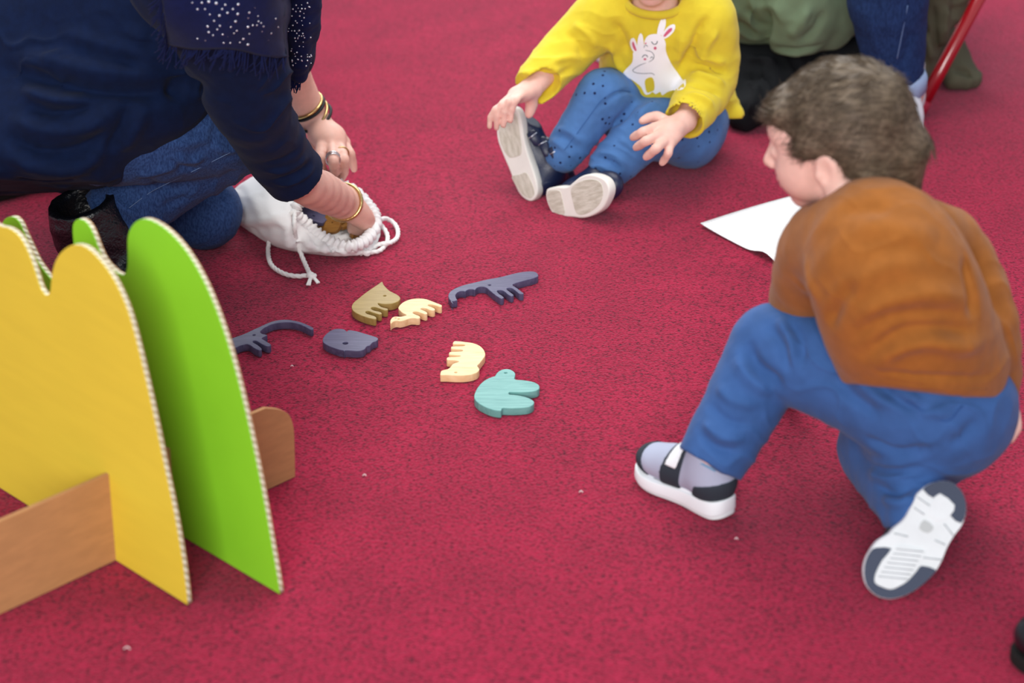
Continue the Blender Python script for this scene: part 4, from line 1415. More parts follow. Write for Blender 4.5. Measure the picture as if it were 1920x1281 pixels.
# sweatshirt
vs = Vol((0.0, 3.72, 0.06), (0.47, 4.24, 0.42), 0.003)
vs.chain([(0.266, 4.10, .135), k_chest, (0.249, 4.005, .295)], [.100, .090, .062], .03, sub=3)
vs.chain([k_shL + [.03, 0, -.01], k_shL, k_elL, k_wrL], [.056, .050, .042, .034], .012, sub=3)
vs.chain([k_shR + [-.03, 0, -.01], k_shR, k_elR, k_wrR], [.056, .052, .047, .036], .012, sub=3)
vs.ell((0.335, 4.10, .125), (.060, .080, .055), None, .03)
vs.cone(G(1345, 185, .11), G(1372, 214, .085), .030, .022, .02)
_cl = k_wrL - k_elL; _cr = k_wrR - k_elR
pL = G(1012, 168, .198); pR = G(1283, 226, .150)
vs.cut(pL, _cl, pL - .06, pL + .06)
vs.cut(pR, _cr, pR - .055, pR + .055)
vs.cone(pL - _cl * .12, pL + _cl * .2, .029, .034, .002, 's')
vs.cone(pR - _cr * .10, pR + _cr * .2, .030, .034, .002, 's')
vs.cut((0.27, 4.1, .088), (0.0, 0.12, -1), (0.15, 3.95, .06), (0.47, 4.24, .12))
vs.cone((0.246, 3.985, .330), (0.242, 3.97, .40), .046, .056, .004, 's')
sweat = sdf_obj('sweatshirt', vs, M_ysweat, kid, noise=[(.0010, 18, 6)], fs=1.6, wr=[((.2, .2, 1), 30, .0032, 9)], folds=[
    ([(1150, 40), (1168, 70), (1175, 105)], .008, -.006), ([(1142, 80), (1158, 110), (1172, 140)], .008, .006), ([(1060, 60), (1082, 80), (1096, 110)], .007, -.004), ([(1075, 45), (1100, 62), (1120, 90)], .007, .004),
    ([(1000, 140), (1025, 130), (1050, 135)], .006, .004), ([(1020, 158), (1048, 142), (1075, 128)], .006, -.004), ([(1030, 120), (1060, 108), (1090, 112)], .006, .003),
    ([(1330, 30), (1310, 60), (1300, 95), (1296, 120)], .008, -.008), ([(1345, 55), (1325, 85), (1318, 110)], .008, .005), ([(1300, 100), (1330, 108), (1362, 118)], .006, .005), ([(1296, 122), (1330, 128), (1362, 138)], .005, -.006), ([(1294, 140), (1325, 146), (1360, 160)], .006, .006), ([(1290, 160), (1320, 164), (1350, 180)], .005, -.006), ([(1286, 178), (1312, 182), (1338, 200)], .006, .005),
    ([(1292, 85), (1285, 115), (1270, 135)], .008, -.005), ([(1280, 60), (1276, 95), (1262, 120)], .010, .005)], relax_it=1)
# ribbed collar
a = np.linspace(0, 2 * math.pi, 48, endpoint=False)
col_c = np.array([0.246, 3.988, .328])
P = col_c + np.stack([np.cos(a) * .052, np.sin(a) * .048, np.sin(a) * .012], 1)
v, f = tube(P, .0075, 10, closed=True)
mesh_obj('collar', v, f, M_ysweat, sweat)
# printed rabbits
sb = surf(sweat)
_q = lambda L: [(1120 + x / 4.93, y / 4.93) for x, y in L]
decal('rabbit_print', sb, _q([(470, 330), (520, 315), (570, 320), (610, 350), (632, 400), (632, 460), (650, 520), (690, 600), (740, 670), (790, 740), (815, 735), (815, 790), (780, 830), (700, 835), (650, 850), (600, 880), (580, 850), (540, 870), (510, 850), (480, 870), (440, 870), (400, 800), (330, 745), (270, 710), (240, 680), (265, 640), (320, 580), (330, 520), (330, 490), (360, 470), (420, 475), (430, 430), (440, 370)]), M_printw, sweat)
decal('rabbit_ear', sb, _q([(552, 310), (565, 240), (590, 180), (615, 165), (632, 185), (630, 240), (610, 300), (595, 325), (560, 325)]), M_printw, sweat)
decal('rabbit_ear', sb, _q([(595, 325), (630, 270), (670, 235), (705, 225), (720, 240), (710, 285), (670, 330), (625, 358), (600, 350)]), M_printw, sweat)
decal('rabbit_ear', sb, _q([(370, 470), (370, 400), (380, 340), (400, 308), (418, 330), (428, 390), (428, 470), (400, 480)]), M_printw, sweat)
decal('rabbit_ear', sb, _q([(345, 490), (315, 450), (300, 400), (312, 360), (340, 355), (362, 400), (372, 450), (375, 485)]), M_printw, sweat)
decal('ear_lining', sb, _q([(612, 330), (640, 290), (670, 262), (692, 262), (685, 285), (655, 315), (625, 340)]), M_printp, sweat, .0020, 9)
decal('ear_lining', sb, _q([(322, 395), (335, 390), (350, 430), (362, 465), (350, 470), (330, 440)]), M_printp, sweat, .0020, 9)
decal('cheek', sb, _q([(535, 430), (548, 445), (535, 462), (520, 446)]), M_printp, sweat, .0020, 9)
decal('cheek', sb, _q([(440, 538), (455, 547), (440, 557), (426, 547)]), M_printp, sweat, .0020, 9)
decal('nose', sb, _q([(438, 398), (456, 396), (446, 410)]), M_printp, sweat, .0020, 9)
line_decal('eyelid', sb, _q([(500, 385), (520, 408), (545, 405), (556, 380)]), .0007, M_printk, sweat)
line_decal('eyelid', sb, _q([(415, 530), (432, 510), (455, 512), (466, 528)]), .0007, M_printk, sweat)
line_decal('print_line', sb, _q([(445, 465), (500, 480), (525, 520), (500, 560), (400, 600), (330, 645), (350, 670), (420, 680), (500, 678), (528, 695)]), .0005, M_printk, sweat)
line_decal('print_line', sb, _q([(430, 440), (446, 415), (466, 432)]), .0005, M_printk, sweat)
line_decal('print_line', sb, _q([(490, 540), (505, 525), (520, 545)]), .0005, M_printk, sweat)
decal('belly_gap', sb, _q([(440, 745), (500, 715), (525, 760), (525, 830), (490, 850), (455, 850)]), M_ysweat, sweat, .0020, 9)

# shoes: the soles face the room
def sole_frame(P0, n, a_px, b_px):
    """plane through P0 with normal n; x axis from the heel pixel to the toe pixel"""
    n = np.asarray(n, float); n /= np.linalg.norm(n)

    def on(px, py):
        r = ray(px, py); o = np.array([0, 0, CAM_H])
        return o + ((P0 - o) @ n) / (r @ n) * r
    x = on(*b_px) - on(*a_px)
    ln = np.linalg.norm(x)
    M = frame(x, -n)            # z = up into the shoe
    Lc = Loc(on(*a_px), M)
    to = lambda px, py: (M.T @ (on(px, py) - Lc.o))[:2]
    return Lc, to, ln


def traced_plate(name, Lc, to, pix, th, z, m, parent, bevel=.0008, sm=4):
    P = np.array([to(*p) for p in pix])
    P = catmull(P, sm, closed=True)
    T = np.eye(4); T[:3, :3] = Lc.M; T[:3, 3] = Lc.o + Lc.M[:, 2] * z
    return plate(name, [[tuple(q) for q in P]], th, bevel, m, Matrix(T.tolist()), parent)


_c8 = lambda L: [(900 + x / 4.745, 160 + y / 4.745) for x, y in L]


def toddler_boot(P0, n, heel, toe, rim, pads, ank, label, mirror):
    Lc, to, ln = sole_frame(P0, n, heel, toe)
    root = empty('shoe', P0 * np.array([1, 1, 0]))
    root.parent = kid; root.location = Vector(P0 * np.array([1, 1, 0])) - kid.location
    root['label'] = label
    th = .021
    traced_plate('sole', Lc, to, _c8(rim), th, th / 2, M_sole, root, .003)
    for p in pads:
        traced_plate('tread_pad', Lc, to, _c8(p), .0016, .0000, M_tread, root, .0005)
    S = ln
    c = Lc(.5 * S, 0, .35 * S)
    v = Vol(c - .75 * S, c + .75 * S, .0026)
    Lu = Loc(Lc(0, 0, th * .55), Lc.M)
    shoe_upper(v, Lu, S * .98, -.002, .55)
    v.cone(Lu(.2 * S, 0, .30 * S), ank, .15 * S, .16 * S, .02)
    dz = ank - Lu(.2 * S, 0, .3 * S); dz /= np.linalg.norm(dz)
    v.cut(ank + dz * .004, dz)
    v.cut(Lu(0, 0, 0), -Lc.M[:, 2])
    v.ground(.001)
    up = sdf_obj('upper', v, M_navyshoe, root, relax_it=1)
    hc = Vol(c - .75 * S, c + .75 * S, .0026)
    shoe_upper(hc, Lu, S * .98, -.0005, .55)
    hc.cut(Lu(.16 * S, 0, .0), Lc.M[:, 0]); hc.cut(Lu(0, 0, .24 * S), Lc.M[:, 2] + .5 * Lc.M[:, 0]); hc.cut(Lu(0, 0, 0), -Lc.M[:, 2]); hc.ground(.001)
    sdf_obj('heel_counter', hc, M_navyshoe, root, relax_it=1)
    return Lc, root, up, S, Lu


sh1 = toddler_boot(G(1005, 377, .002), (-0.50, -0.80, 0.26), (1003, 374), (957, 203),
    [(215, 200), (265, 188), (318, 205), (352, 262), (372, 350), (392, 480), (428, 620), (475, 760), (508, 880), (506, 975), (458, 1030), (395, 1012), (338, 950), (300, 862), (258, 750), (200, 615), (158, 500), (145, 400), (152, 310), (175, 240)],
    [[(225, 240), (262, 226), (305, 240), (332, 290), (350, 390), (370, 540), (368, 605), (330, 632), (262, 640), (205, 560), (170, 440), (168, 330), (190, 270)], [(285, 812), (350, 795), (412, 780), (462, 870), (484, 960), (450, 1005), (395, 985), (340, 925), (305, 865)]],
    k_anL + np.array([.002, 0, .018]), 'navy leather toddler boot held by the toe, worn sole showing', 1)
sh2 = toddler_boot(G(1085, 409, .002), (-0.60, -0.76, 0.16), (1024, 378), (1150, 345),
    [(585, 950), (605, 918), (690, 902), (775, 902), (825, 865), (890, 815), (970, 792), (1055, 808), (1120, 850), (1150, 930), (1130, 1020), (1075, 1110), (985, 1165), (900, 1182), (800, 1172), (705, 1176), (650, 1150), (608, 1080), (586, 1010)],
    [[(812, 925), (880, 862), (975, 838), (1060, 855), (1095, 930), (1078, 1030), (1010, 1108), (920, 1150), (862, 1138), (832, 1050)], [(602, 950), (650, 932), (715, 945), (738, 1040), (755, 1138), (702, 1148), (645, 1112), (606, 1030)]],
    k_anR + np.array([0, -.002, .006]), 'navy leather toddler boot lying on its side, worn sole showing', -1)
# hook and loop straps
Lc, root, up, S, Lu = sh1
ub = surf(up)
for (x0, y0, x1, y1) in ((996, 250, 1008, 268), (1015, 262, 1028, 290), (1035, 278, 1050, 304)):
    p0, p1 = hit(ub, x0, y0), hit(ub, x1, y1)
    vv = np.array([0, -.93, .36])
    d = p1 - p0
    pts = np.array([p0 + vv * .002, p0 + d * .4 + vv * .007, p0 + d * .8 + vv * .006, p1 + vv * .003])
    v, f = tube(catmull(pts, 4), [.0085] * 13, 12, flat=(vv, .32))
    st = mesh_obj('strap', v, f, M_navyshoe, root)
    band('buckle_ring', p0 + d * .25 + vv * .005, d, .0085, .0011, M_ring, root, .5, hint=vv)
# ------------------------------------------------------------------ boy in rust sweater, crouching in the foreground
M_rust = mat('rust_knit', (152, 92, 38), 0.9, var=0.07, vscale=50, bump=0.25, bscale=1500, sheen=0.12, spec=0.15)
M_blue = mat('blue_cotton_trousers', (56, 92, 148), 0.85, var=0.08, vscale=30, bump=0.15, bscale=1200, sheen=0.08, spec=0.2)
M_hair = mat('brown_hair', (74, 60, 46), 0.5, col2=(112, 96, 78), vscale=70, bump=0.5, bscale=300, stretch=(.5, 3, 3), spec=0.35)
M_gmesh = mat('grey_mesh_fabric', (172, 178, 200), 0.8, bump=0.3, bscale=900)
M_gdark = mat('charcoal_suede', (44, 52, 62), 0.85, bump=0.3, bscale=700)
M_bsole = mat('white_foam_sole', (236, 240, 244), 0.6)
M_rub = mat('slate_rubber', (66, 74, 92), 0.8, bump=0.3, bscale=200, stretch=(1, 5, 1))
M_rubw = mat('pale_rubber', (222, 226, 228), 0.75, var=0.03, vscale=30)
M_sock = mat('pale_blue_sock', (120, 165, 200), 0.9)

_h, _t = G(1368, 972, 0), G(1207, 893, 0)
boy = empty('person', np.array([0.42, 2.80, 0.0]), 'young boy in rust-brown sweater and blue trousers crouching on one knee, seen from behind', 'person')
b_pel = G(1735, 752, .19)
b_hipL, b_knL, b_anL = G(1672, 722, .205), G(1448, 652, .212), _h + (_t - _h) * .20 + np.array([0, 0, .082])
b_hipR, b_knR, b_anR = G(1785, 770, .165), G(1652, 842, .062), G(1718, 962, .072)
b_mid, b_up, b_neck = G(1698, 595, .325), G(1655, 482, .402), G(1608, 402, .434)
b_shL, b_elL, b_haL = G(1556, 462, .380), G(1520, 560, .275), G(1472, 742, .055)
b_shR, b_elR, b_wrR = G(1768, 462, .378), G(1848, 605, .290), G(1864, 744, .180)
Lb = Loc(G(1570, 258, .510), frame((-0.88, 0.36, -0.22), (-0.10, 0.0, 1)), 0.97)

vb = Vol((0.12, 2.50, 0.0), (0.66, 3.20, 0.66), 0.0026)
vb.chain([b_pel, b_mid, b_up, b_neck], [.048, .066, .06, .036], .03)
vb.chain([b_hipL, b_knL, b_anL], [.042, .035, .026], .02)
vb.chain([b_hipR, b_knR, b_anR], [.042, .032, .026], .02)
vb.chain([b_anL, _h + (_t - _h) * .25 + [0, 0, .05], _h + (_t - _h) * .78 + [0, 0, .038]], [.024, .022, .014], .01)
vb.chain([b_up, b_shL, b_elL, G(1488, 676, .10)], [.05, .030, .026, .020], .02)
vb.chain([b_up, b_shR, b_elR, b_wrR], [.05, .030, .025, .019], .02)
head_sdf(vb, Lb, b_neck, (.036, .042))
# supporting hand on the carpet
hw = G(1488, 676, .10)
for i, (x, y) in enumerate(((1462, 724), (1470, 730), (1480, 734), (1490, 736))):
    q = G(x, y, .030)
    vb.cone(hw, q, .017, .010, .008)
    finger(vb, [q, G(x - 6, y + 8 + i, .018), G(x - 10 + 2 * i, y + 14 + i, .008)], .0088, .0062)
finger(vb, [hw, G(1472, 708, .050), G(1456, 724, .020)], .010, .0068)
# hand holding a white crayon
pw = G(1872, 764, .168)
for i in range(4):
    q = pw + np.array([.012 - .004 * i, -.004 * i, -.004 * i])
    vb.cone(b_wrR, q, .015, .0095, .008)
    finger(vb, [q, q + np.array([.012, -.008, -.010]), q + np.array([.010, -.020, -.016]), q + np.array([-.002, -.022, -.012])], .0080, .0060)
finger(vb, [b_wrR, pw + np.array([-.010, -.012, .002]), pw + np.array([.004, -.022, -.004])], .0090, .0065)
bbody = sdf_obj('body', vb, M_skin_kid, boy, relax_it=1, floor=.003)
eyes(Lb, boy)

# trousers
vj = Vol((0.16, 2.50, 0.0), (0.68, 3.02, 0.33), 0.003)
vj.chain([b_hipL, (b_hipL + b_knL) / 2 + [0, 0, .004], b_knL], [.074, .064, .056], .025, sub=3)
vj.chain([b_knL, (b_knL * .5 + b_anL * .5) + [0, -.004, 0], b_anL], [.056, .050, .046], .008, sub=3)
vj.chain([b_hipR, (b_hipR + b_knR) / 2, b_knR], [.080, .072, .056], .025, sub=3)
vj.chain([b_knR, (b_knR + b_anR) / 2, b_anR], [.054, .048, .040], .010, sub=3)
vj.ell(G(1748, 758, .190), (.100, .086, .088), None, .04)
_dl = b_anL - b_knL; _dl /= np.linalg.norm(_dl)
vj.chain([b_anL, b_anL + _dl * .03], [.046, .044], .004)
vj.cut(b_anL + _dl * .012, _dl, b_anL - .07, b_anL + .07)
trous = sdf_obj('trousers', vj, M_blue, boy, noise=[(.0010, 18, 9)], fs=1.5, wr=[((.4, .2, .9), 24, .0035, 2)], folds=[
    ([(1400, 640), (1420, 690), (1470, 725)], .010, -.007), ([(1380, 668), (1410, 712), (1450, 738)], .010, .006), ([(1440, 610), (1468, 650), (1480, 700)], .008, -.004), ([(1475, 600), (1500, 640), (1502, 690)], .008, -.005), ([(1460, 596), (1484, 640), (1490, 690)], .008, .005),
    ([(1330, 760), (1365, 790), (1410, 798)], .007, -.004), ([(1318, 790), (1352, 818), (1398, 825)], .007, .005), ([(1312, 812), (1345, 840), (1388, 848)], .006, -.004), ([(1345, 720), (1375, 752), (1425, 760)], .008, .004),
    ([(1560, 700), (1600, 745), (1655, 780)], .009, -.005), ([(1590, 690), (1640, 740), (1700, 765)], .009, .005), ([(1640, 720), (1690, 755), (1760, 775)], .007, -.006), ([(1690, 735), (1740, 770), (1790, 775)], .008, .005),
    ([(1620, 820), (1680, 850), (1745, 840)], .008, -.007), ([(1615, 845), (1665, 865), (1730, 860)], .008, .005), ([(1630, 885), (1672, 900), (1735, 880)], .008, .006), ([(1645, 910), (1680, 925), (1730, 905)], .006, -.005), ([(1655, 935), (1688, 945), (1720, 930)], .006, .005),
    ([(1780, 840), (1810, 815), (1838, 785)], .010, -.004)], relax_it=1, floor=.002)
_tb = surf(trous)
stitch('seam', trous, [(1700, 752), (1730, 770), (1775, 790), (1805, 760)], .0009, mat('trouser_seam', (40, 78, 140), .8), trous)
for (a, b, c) in (((1752, 872), (1768, 880), (1776, 905)), ((1742, 868), (1748, 885), (1756, 900))):
    v, f = tube(catmull([G(*a, .085), G(*b, .080), G(*c, .062)], 5), .0042, 8, flat=(np.array([0, 1.0, 0]), .4))
    mesh_obj('drawcord', v, f, M_blue, trous)
v, f = tube([b_anL + _dl * -.02, b_anL + _dl * .018], [.0255, .0235], 20)
mesh_obj('sock', v, f, M_sock, boy)

# sweater
vs = Vol((0.28, 2.52, 0.05), (0.70, 3.18, 0.52), 0.003)
vs.chain([G(1740, 705, .225), b_mid, b_up, b_neck + [.01, 0, -.012]], [.088, .094, .084, .048], .03, sub=3)
vs.ell(G(1744, 680, .250), (.094, .078, .072), None, .03)
vs.chain([b_up, b_shL, b_elL, G(1500, 650, .15)], [.066, .054, .048, .040], .025, sub=3)
_hem = G(1745, 735, .205)
_vw = _hem - np.array([0, 0, CAM_H]); _vw /= np.linalg.norm(_vw)
_hd = np.array([-.10, -_s, -_c]); _hd = _hd - _vw * (_hd @ _vw)
vs.cut(_hem, _hd, _hem - .2, _hem + .2, .004)
vs.chain([b_up, b_shR, b_elR, b_wrR], [.064, .050, .040, .032], .010, sub=3)
vs.cut(b_wrR + [0, 0, -.006], b_wrR - b_elR, b_wrR - .05, b_wrR + .05)
vs.cone(b_neck + [-.002, 0, .0], b_neck + (b_neck - b_up) * .8, .044, .05, .004, 's')
sweater = sdf_obj('sweater', vs, M_rust, boy, noise=[(.0010, 14, 21)], fs=1.3, wr=[((.2, .5, .8), 18, .0035, 7)], folds=[
    ([(1646, 694), (1700, 704), (1780, 708), (1860, 704)], .005, -.004), ([(1640, 690), (1680, 655), (1740, 640), (1800, 650), (1850, 640)], .012, .008), ([(1625, 665), (1690, 625), (1760, 618), (1830, 622)], .010, -.008), ([(1600, 612), (1660, 570), (1740, 552), (1815, 565)], .013, .007), ([(1590, 640), (1650, 598), (1740, 585), (1820, 592)], .010, -.005),
    ([(1560, 590), (1600, 535), (1670, 500), (1740, 492)], .014, .005), ([(1552, 612), (1580, 560), (1610, 525)], .010, -.008), ([(1570, 400), (1620, 392), (1680, 398)], .012, -.004), ([(1600, 430), (1680, 432), (1760, 455)], .016, .004),
    ([(1808, 480), (1822, 540), (1826, 600)], .010, -.008), ([(1510, 480), (1520, 530), (1540, 570)], .010, .004)], relax_it=1)
# ribbed hem line
stitch('hem_seam', sweater, [(1648, 712), (1700, 722), (1760, 727), (1820, 730), (1850, 730)], .0012, M_rust, sweater, .0002)
stitch('shoulder_seam', sweater, [(1786, 425), (1812, 480), (1830, 540), (1838, 600)], .0012, M_rust, sweater, .0002)

# hair
q = Lb.sc
vh = Vol(Lb.o - .15, Lb.o + .15, .0026)
vh.ell(Lb(-.016, 0, .026), np.array([.091, .077, .080]) * q, Lb.M, .01)
vh.cut(Lb(.050, 0, .026), Lb.M @ np.array([.62, 0, -.78]), k=.006)
vh.cone(Lb(-.080, 0, -.02), Lb(-.072, 0, -.070), .040 * q, .030 * q, .02)
vh.ell(Lb(-.045, .045, -.02), np.array([.035, .026, .045]) * q, Lb.M, .02)
vh.ell(Lb(-.045, -.045, -.02), np.array([.035, .026, .045]) * q, Lb.M, .02)
for s in (1, -1):
    vh.ell(Lb(.018, .064 * s, .016), np.array([.014, .009, .018]) * q, Lb.M, .012)
vh.ell(Lb(.060, 0, .052), np.array([.022, .050, .022]) * q, Lb.M, .02)
hair = sdf_obj('hair', vh, M_hair, boy, noise=[(.0016, 14, 31)], relax_it=2)
V, F = world_mesh(hair)
N = vnormals(V, F)
rng = np.random.RandomState(5)
loc = (V - Lb.o) @ Lb.M / q
ok = np.where((loc[:, 2] > -.085))[0]
idx = rng.choice(ok, 9000)
crown = np.array([-.075, 0.01, .075])
fl = loc[idx] - crown
fl = fl / (np.linalg.norm(fl, axis=1)[:, None] + 1e-6) + np.array([.35, 0, -.25]) + .3 * np.cross(fl, [0, 0, 1.0]) / .08
ln = np.where(loc[idx][:, 2] < -.02, .012, .028)
strands('hair_strands', V[idx], N[idx], fl @ Lb.M.T, ln, .0007, M_hair, hair, 2, .20, .18)
# eyebrow
for s in (1, -1):
    P = catmull([Lb(.083, .012 * s, .018), Lb(.080, .028 * s, .022), Lb(.068, .043 * s, .018)], 5)
    v, f = tube(P, [.0014] + [.0026] * 9 + [.0012], 8)
    mesh_obj('eyebrow', v, f, M_hair, boy)

# white crayon in the hand
v, f = tube([G(1868, 752, .172), G(1888, 776, .160), G(1904, 793, .153), G(1908, 798, .151)], [.0042, .0042, .0040, .0016], 14)
o = mesh_obj('crayon', v, f, mat('white_crayon', (236, 228, 236), .5), origin=G(1885, 775, .16))
tag(o, 'white crayon held in the right hand of the boy in the rust-brown sweater', 'crayon')

# front sneaker
def sneaker(o, d, S, label):
    d = np.asarray(d, float); d = d / np.linalg.norm(d)
    Lc = Loc(o, frame(d, (0, 0, 1)))
    root = empty('sneaker', o * np.array([1, 1, 0])); root.parent = boy
    root.location = Vector(o * np.array([1, 1, 0])) - boy.location
    root['label'] = label
    T = np.eye(4); T[:3, :3] = Lc.M
    for nm, th, z, w, mm in (('outsole', .006, .003, .96, M_rubw), ('midsole', .020, .015, 1.02, M_bsole)):
        T[:3, 3] = Lc(0, 0, z)
        pl = plate(nm, [shoe_sole_outline(S, w)], th, .0024 if nm == 'midsole' else .001, mm, Matrix(T.tolist()), root)
        for vv in pl.data.vertices:                      # wedge: thick heel, thin forefoot, toe spring
            t_ = vv.co.x / S
            if nm == 'midsole':
                vv.co.z = -th / 2 + (vv.co.z + th / 2) * (1.12 - .50 * min(1, max(0, t_)))
                vv.co.y *= 1 + .06 * (vv.co.z < 0)
            vv.co.z += .010 * max(0, (t_ - .72) / .28) ** 2 + .004 * max(0, (.12 - t_) / .12) ** 2
    Lu = Loc(Lc(.0, 0, .013), Lc.M)
    c = Lc(.5 * S, 0, .3 * S)

    def up(infl):
        v = Vol(c - .72 * S, c + .72 * S, .0024)
        shoe_upper(v, Lu, S, infl, .52, .02, 1.18)
        v.cut(Lu(.2 * S, 0, .46 * S), Lc.M[:, 2] - .25 * Lc.M[:, 0])
        v.cut(Lu(0, 0, 0), -Lc.M[:, 2])
        return v
    v = up(-.001)
    v.cone(Lu(.2 * S, 0, .30 * S), Lu(.19 * S, 0, .8 * S), .148 * S, .155 * S, .006, 's')
    u = sdf_obj('upper', v, M_gmesh, root)
    v = up(.0008); v.cut(Lu(.80 * S, 0, .10 * S), np.array(-Lc.M[:, 0]) + .5 * Lc.M[:, 2]); sdf_obj('toe_cap', v, M_gdark, root)
    v = up(.0008); v.cut(Lu(.34 * S, 0, .0), Lc.M[:, 0] * 1.0 + Lc.M[:, 2] * .55); v.cut(Lu(0, 0, .27 * S), Lc.M[:, 2] + .3 * Lc.M[:, 0]); sdf_obj('heel_counter', v, M_gdark, root)
    v = up(.0012); v.cut(Lu(.63 * S, 0, .10 * S), Lc.M[:, 0] + .15 * Lc.M[:, 2]); v.cut(Lu(.43 * S, 0, .10 * S), -Lc.M[:, 0] - .15 * Lc.M[:, 2])
    sdf_obj('strap', v, M_gdark, root)
    v = up(.0024); v.cut(Lu(.60 * S, 0, .10 * S), Lc.M[:, 0] + .15 * Lc.M[:, 2]); v.cut(Lu(.47 * S, 0, .10 * S), -Lc.M[:, 0] - .15 * Lc.M[:, 2]); v.cut(Lu(0, 0, .26 * S), -Lc.M[:, 2]); v.cut(Lu(0, -.06 * S, 0), -Lc.M[:, 1])
    sdf_obj('strap_tab', v, M_bsole, root)
    v = up(.0006); v.cut(Lu(.55 * S, 0, .06 * S), Lc.M[:, 2]); v.cut(Lu(.86 * S, 0, 0), Lc.M[:, 0]); v.cut(Lu(.26 * S, 0, 0), -Lc.M[:, 0]); sdf_obj('side_band', v, M_gdark, root)
    v = Vol(c - .72 * S, c + .72 * S, .0024)
    v.chain([Lu(.50 * S, 0, .30 * S), Lu(.42 * S, 0, .46 * S), Lu(.37 * S, 0, .60 * S)], [.085 * S, .080 * S, .055 * S], .01, flat=(Lc.M[:, 0], .45), sub=3)
    sdf_obj('tongue', v, M_bsole, root)
    return root


sneaker(_h, _t - _h, .164, 'grey and charcoal sneaker with white sole, standing flat')

# rear sneaker, sole towards the room
_q6 = lambda L: [(1580 + x / 4.577, 860 + y / 4.577) for x, y in L]
P0 = G(1665, 1121, .003)
Lc, to, ln = sole_frame(P0, (0.0, -0.85, 0.5), (1782, 903), (1640, 1118))
root = empty('sneaker', P0 * np.array([1, 1, 0])); root.parent = boy
root.location = Vector(P0 * np.array([1, 1, 0])) - boy.location
root['label'] = 'grey and charcoal sneaker up on its toe, patterned sole showing'
rim = [(690, 262), (760, 215), (850, 192), (940, 205), (1015, 270), (1055, 360), (1060, 460), (1025, 570), (960, 660), (900, 760), (850, 880), (790, 980), (690, 1080), (590, 1150), (480, 1195), (380, 1205), (280, 1170), (205, 1090), (180, 980), (195, 880), (240, 790), (300, 710), (400, 645), (440, 600), (530, 520), (590, 410), (640, 310)]
traced_plate('outsole', Lc, to, _q6(rim), .006, .003, M_rubw, root, .001)
traced_plate('midsole', Lc, to, _q6([((x - 620) * .98 + 616, (y - 700) * .985 + 696) for x, y in rim]), .018, .013, M_bsole, root, .003)
for pts, m, nm, th in (
    ([(690, 268), (760, 215), (850, 193), (940, 206), (1014, 272), (1053, 360), (1057, 460), (1015, 555), (925, 490), (960, 400), (840, 300), (790, 345)], M_rub, 'heel_pad', .0018),
    ([(290, 765), (418, 772), (340, 870), (280, 990), (275, 1065), (330, 1100), (410, 1125), (480, 1100), (560, 1050), (640, 960), (680, 920), (800, 955), (760, 1010), (690, 1078), (590, 1148), (480, 1192), (380, 1202), (282, 1168), (208, 1090), (184, 980), (198, 880), (240, 795)], M_rub, 'toe_pad', .0018),
    ([(470, 745), (590, 760), (700, 790), (690, 850), (620, 970), (540, 1055), (420, 1120), (330, 1095), (282, 1058), (290, 985), (350, 870), (420, 790)], M_rubw, 'forefoot_pad', .0026),
    ([(830, 300), (960, 400), (920, 490), (830, 540), (740, 480), (760, 380)], M_rubw, 'heel_plate', .0026),
    ([(700, 525), (780, 590), (730, 640), (655, 600)], mat('sole_badge', (186, 190, 190), .7), 'arch_badge', .0022)):
    traced_plate(nm, Lc, to, _q6(pts), th, -.0002, m, root, .0004, 2)
for k in range(7):
    t = k / 6
    a, b = np.array([455 - 150 * t, 775 + 235 * t]), np.array([690 - 130 * t, 800 + 235 * t])
    pa, pb = [Lc(*to(*_q6([p])[0]), -.0016) for p in (a, b)]
    v, f = tube([pa, pb], .0008, 6)
    mesh_obj('tread_groove', v, f, mat('groove', (170, 176, 180), .8) if k == 0 else bpy.data.materials['groove'], root)
for a, b in (((640, 330), (770, 420)), ((610, 420), (700, 480)), ((870, 560), (950, 660)), ((790, 700), (880, 740)), ((440, 640), (560, 670)), ((690, 850), (860, 870))):
    v, f = tube([Lc(*to(*_q6([p])[0]), -.0002) for p in (a, b)], .0009, 6)
    mesh_obj('tread_groove', v, f, bpy.data.materials['groove'], root)
S = ln
Lu = Loc(Lc(0, 0, .018), Lc.M)
c = Lc(.5 * S, 0, .3 * S)
v = Vol(c - .75 * S, c + .75 * S, .0026)
shoe_upper(v, Lu, S, -.004, .12)
v.cone(Lu(.22 * S, 0, .20 * S), b_anR, .13 * S, .14 * S, .02)
v.cut(Lu(0, 0, 0), -Lc.M[:, 2]); v.ground(.001)
sdf_obj('upper', v, M_gdark, root)
# ------------------------------------------------------------------ seated adult, coats and shoes behind
M_jean2 = mat('indigo_denim', (20, 40, 80), 0.85, col2=(32, 56, 102), vscale=300, bump=0.3, bscale=900, stretch=(1, 1, .3), spec=0.2)
M_cuff = mat('turned_denim', (150, 170, 205), 0.85, bump=0.3, bscale=900)
M_olive = mat('sage_green_cotton', (104, 122, 98), 0.85, var=0.06, vscale=20, bump=0.1, bscale=900, spec=0.2)
M_dkolive = mat('dark_olive_cotton', (86, 84, 68), 0.85, var=0.08, vscale=20, bump=0.1, bscale=900, spec=0.2)
M_blackcl = mat('black_cloth', (16, 18, 22), 0.85, var=0.1, vscale=20, bump=0.1, bscale=700, spec=0.2)
M_wshoe = mat('white_canvas', (222, 224, 232), 0.6)
sk = np.array([0.70, 4.24, 0.0])
sitter = empty('person', sk, 'seated adult in blue jeans with turned-up cuffs and white shoes behind the boy', 'person')
kneeS = np.array([0.668, 4.15, .47]); ankS = np.array([0.722, 4.215, .085]); hipS = np.array([0.60, 4.62, .60])
vb = Vol((0.44, 3.98, 0.0), (0.82, 4.75, 0.72), .004)
vb.chain([hipS, kneeS, ankS, ankS + [0, -.0, -.04]], [.07, .05, .036, .034], .02)
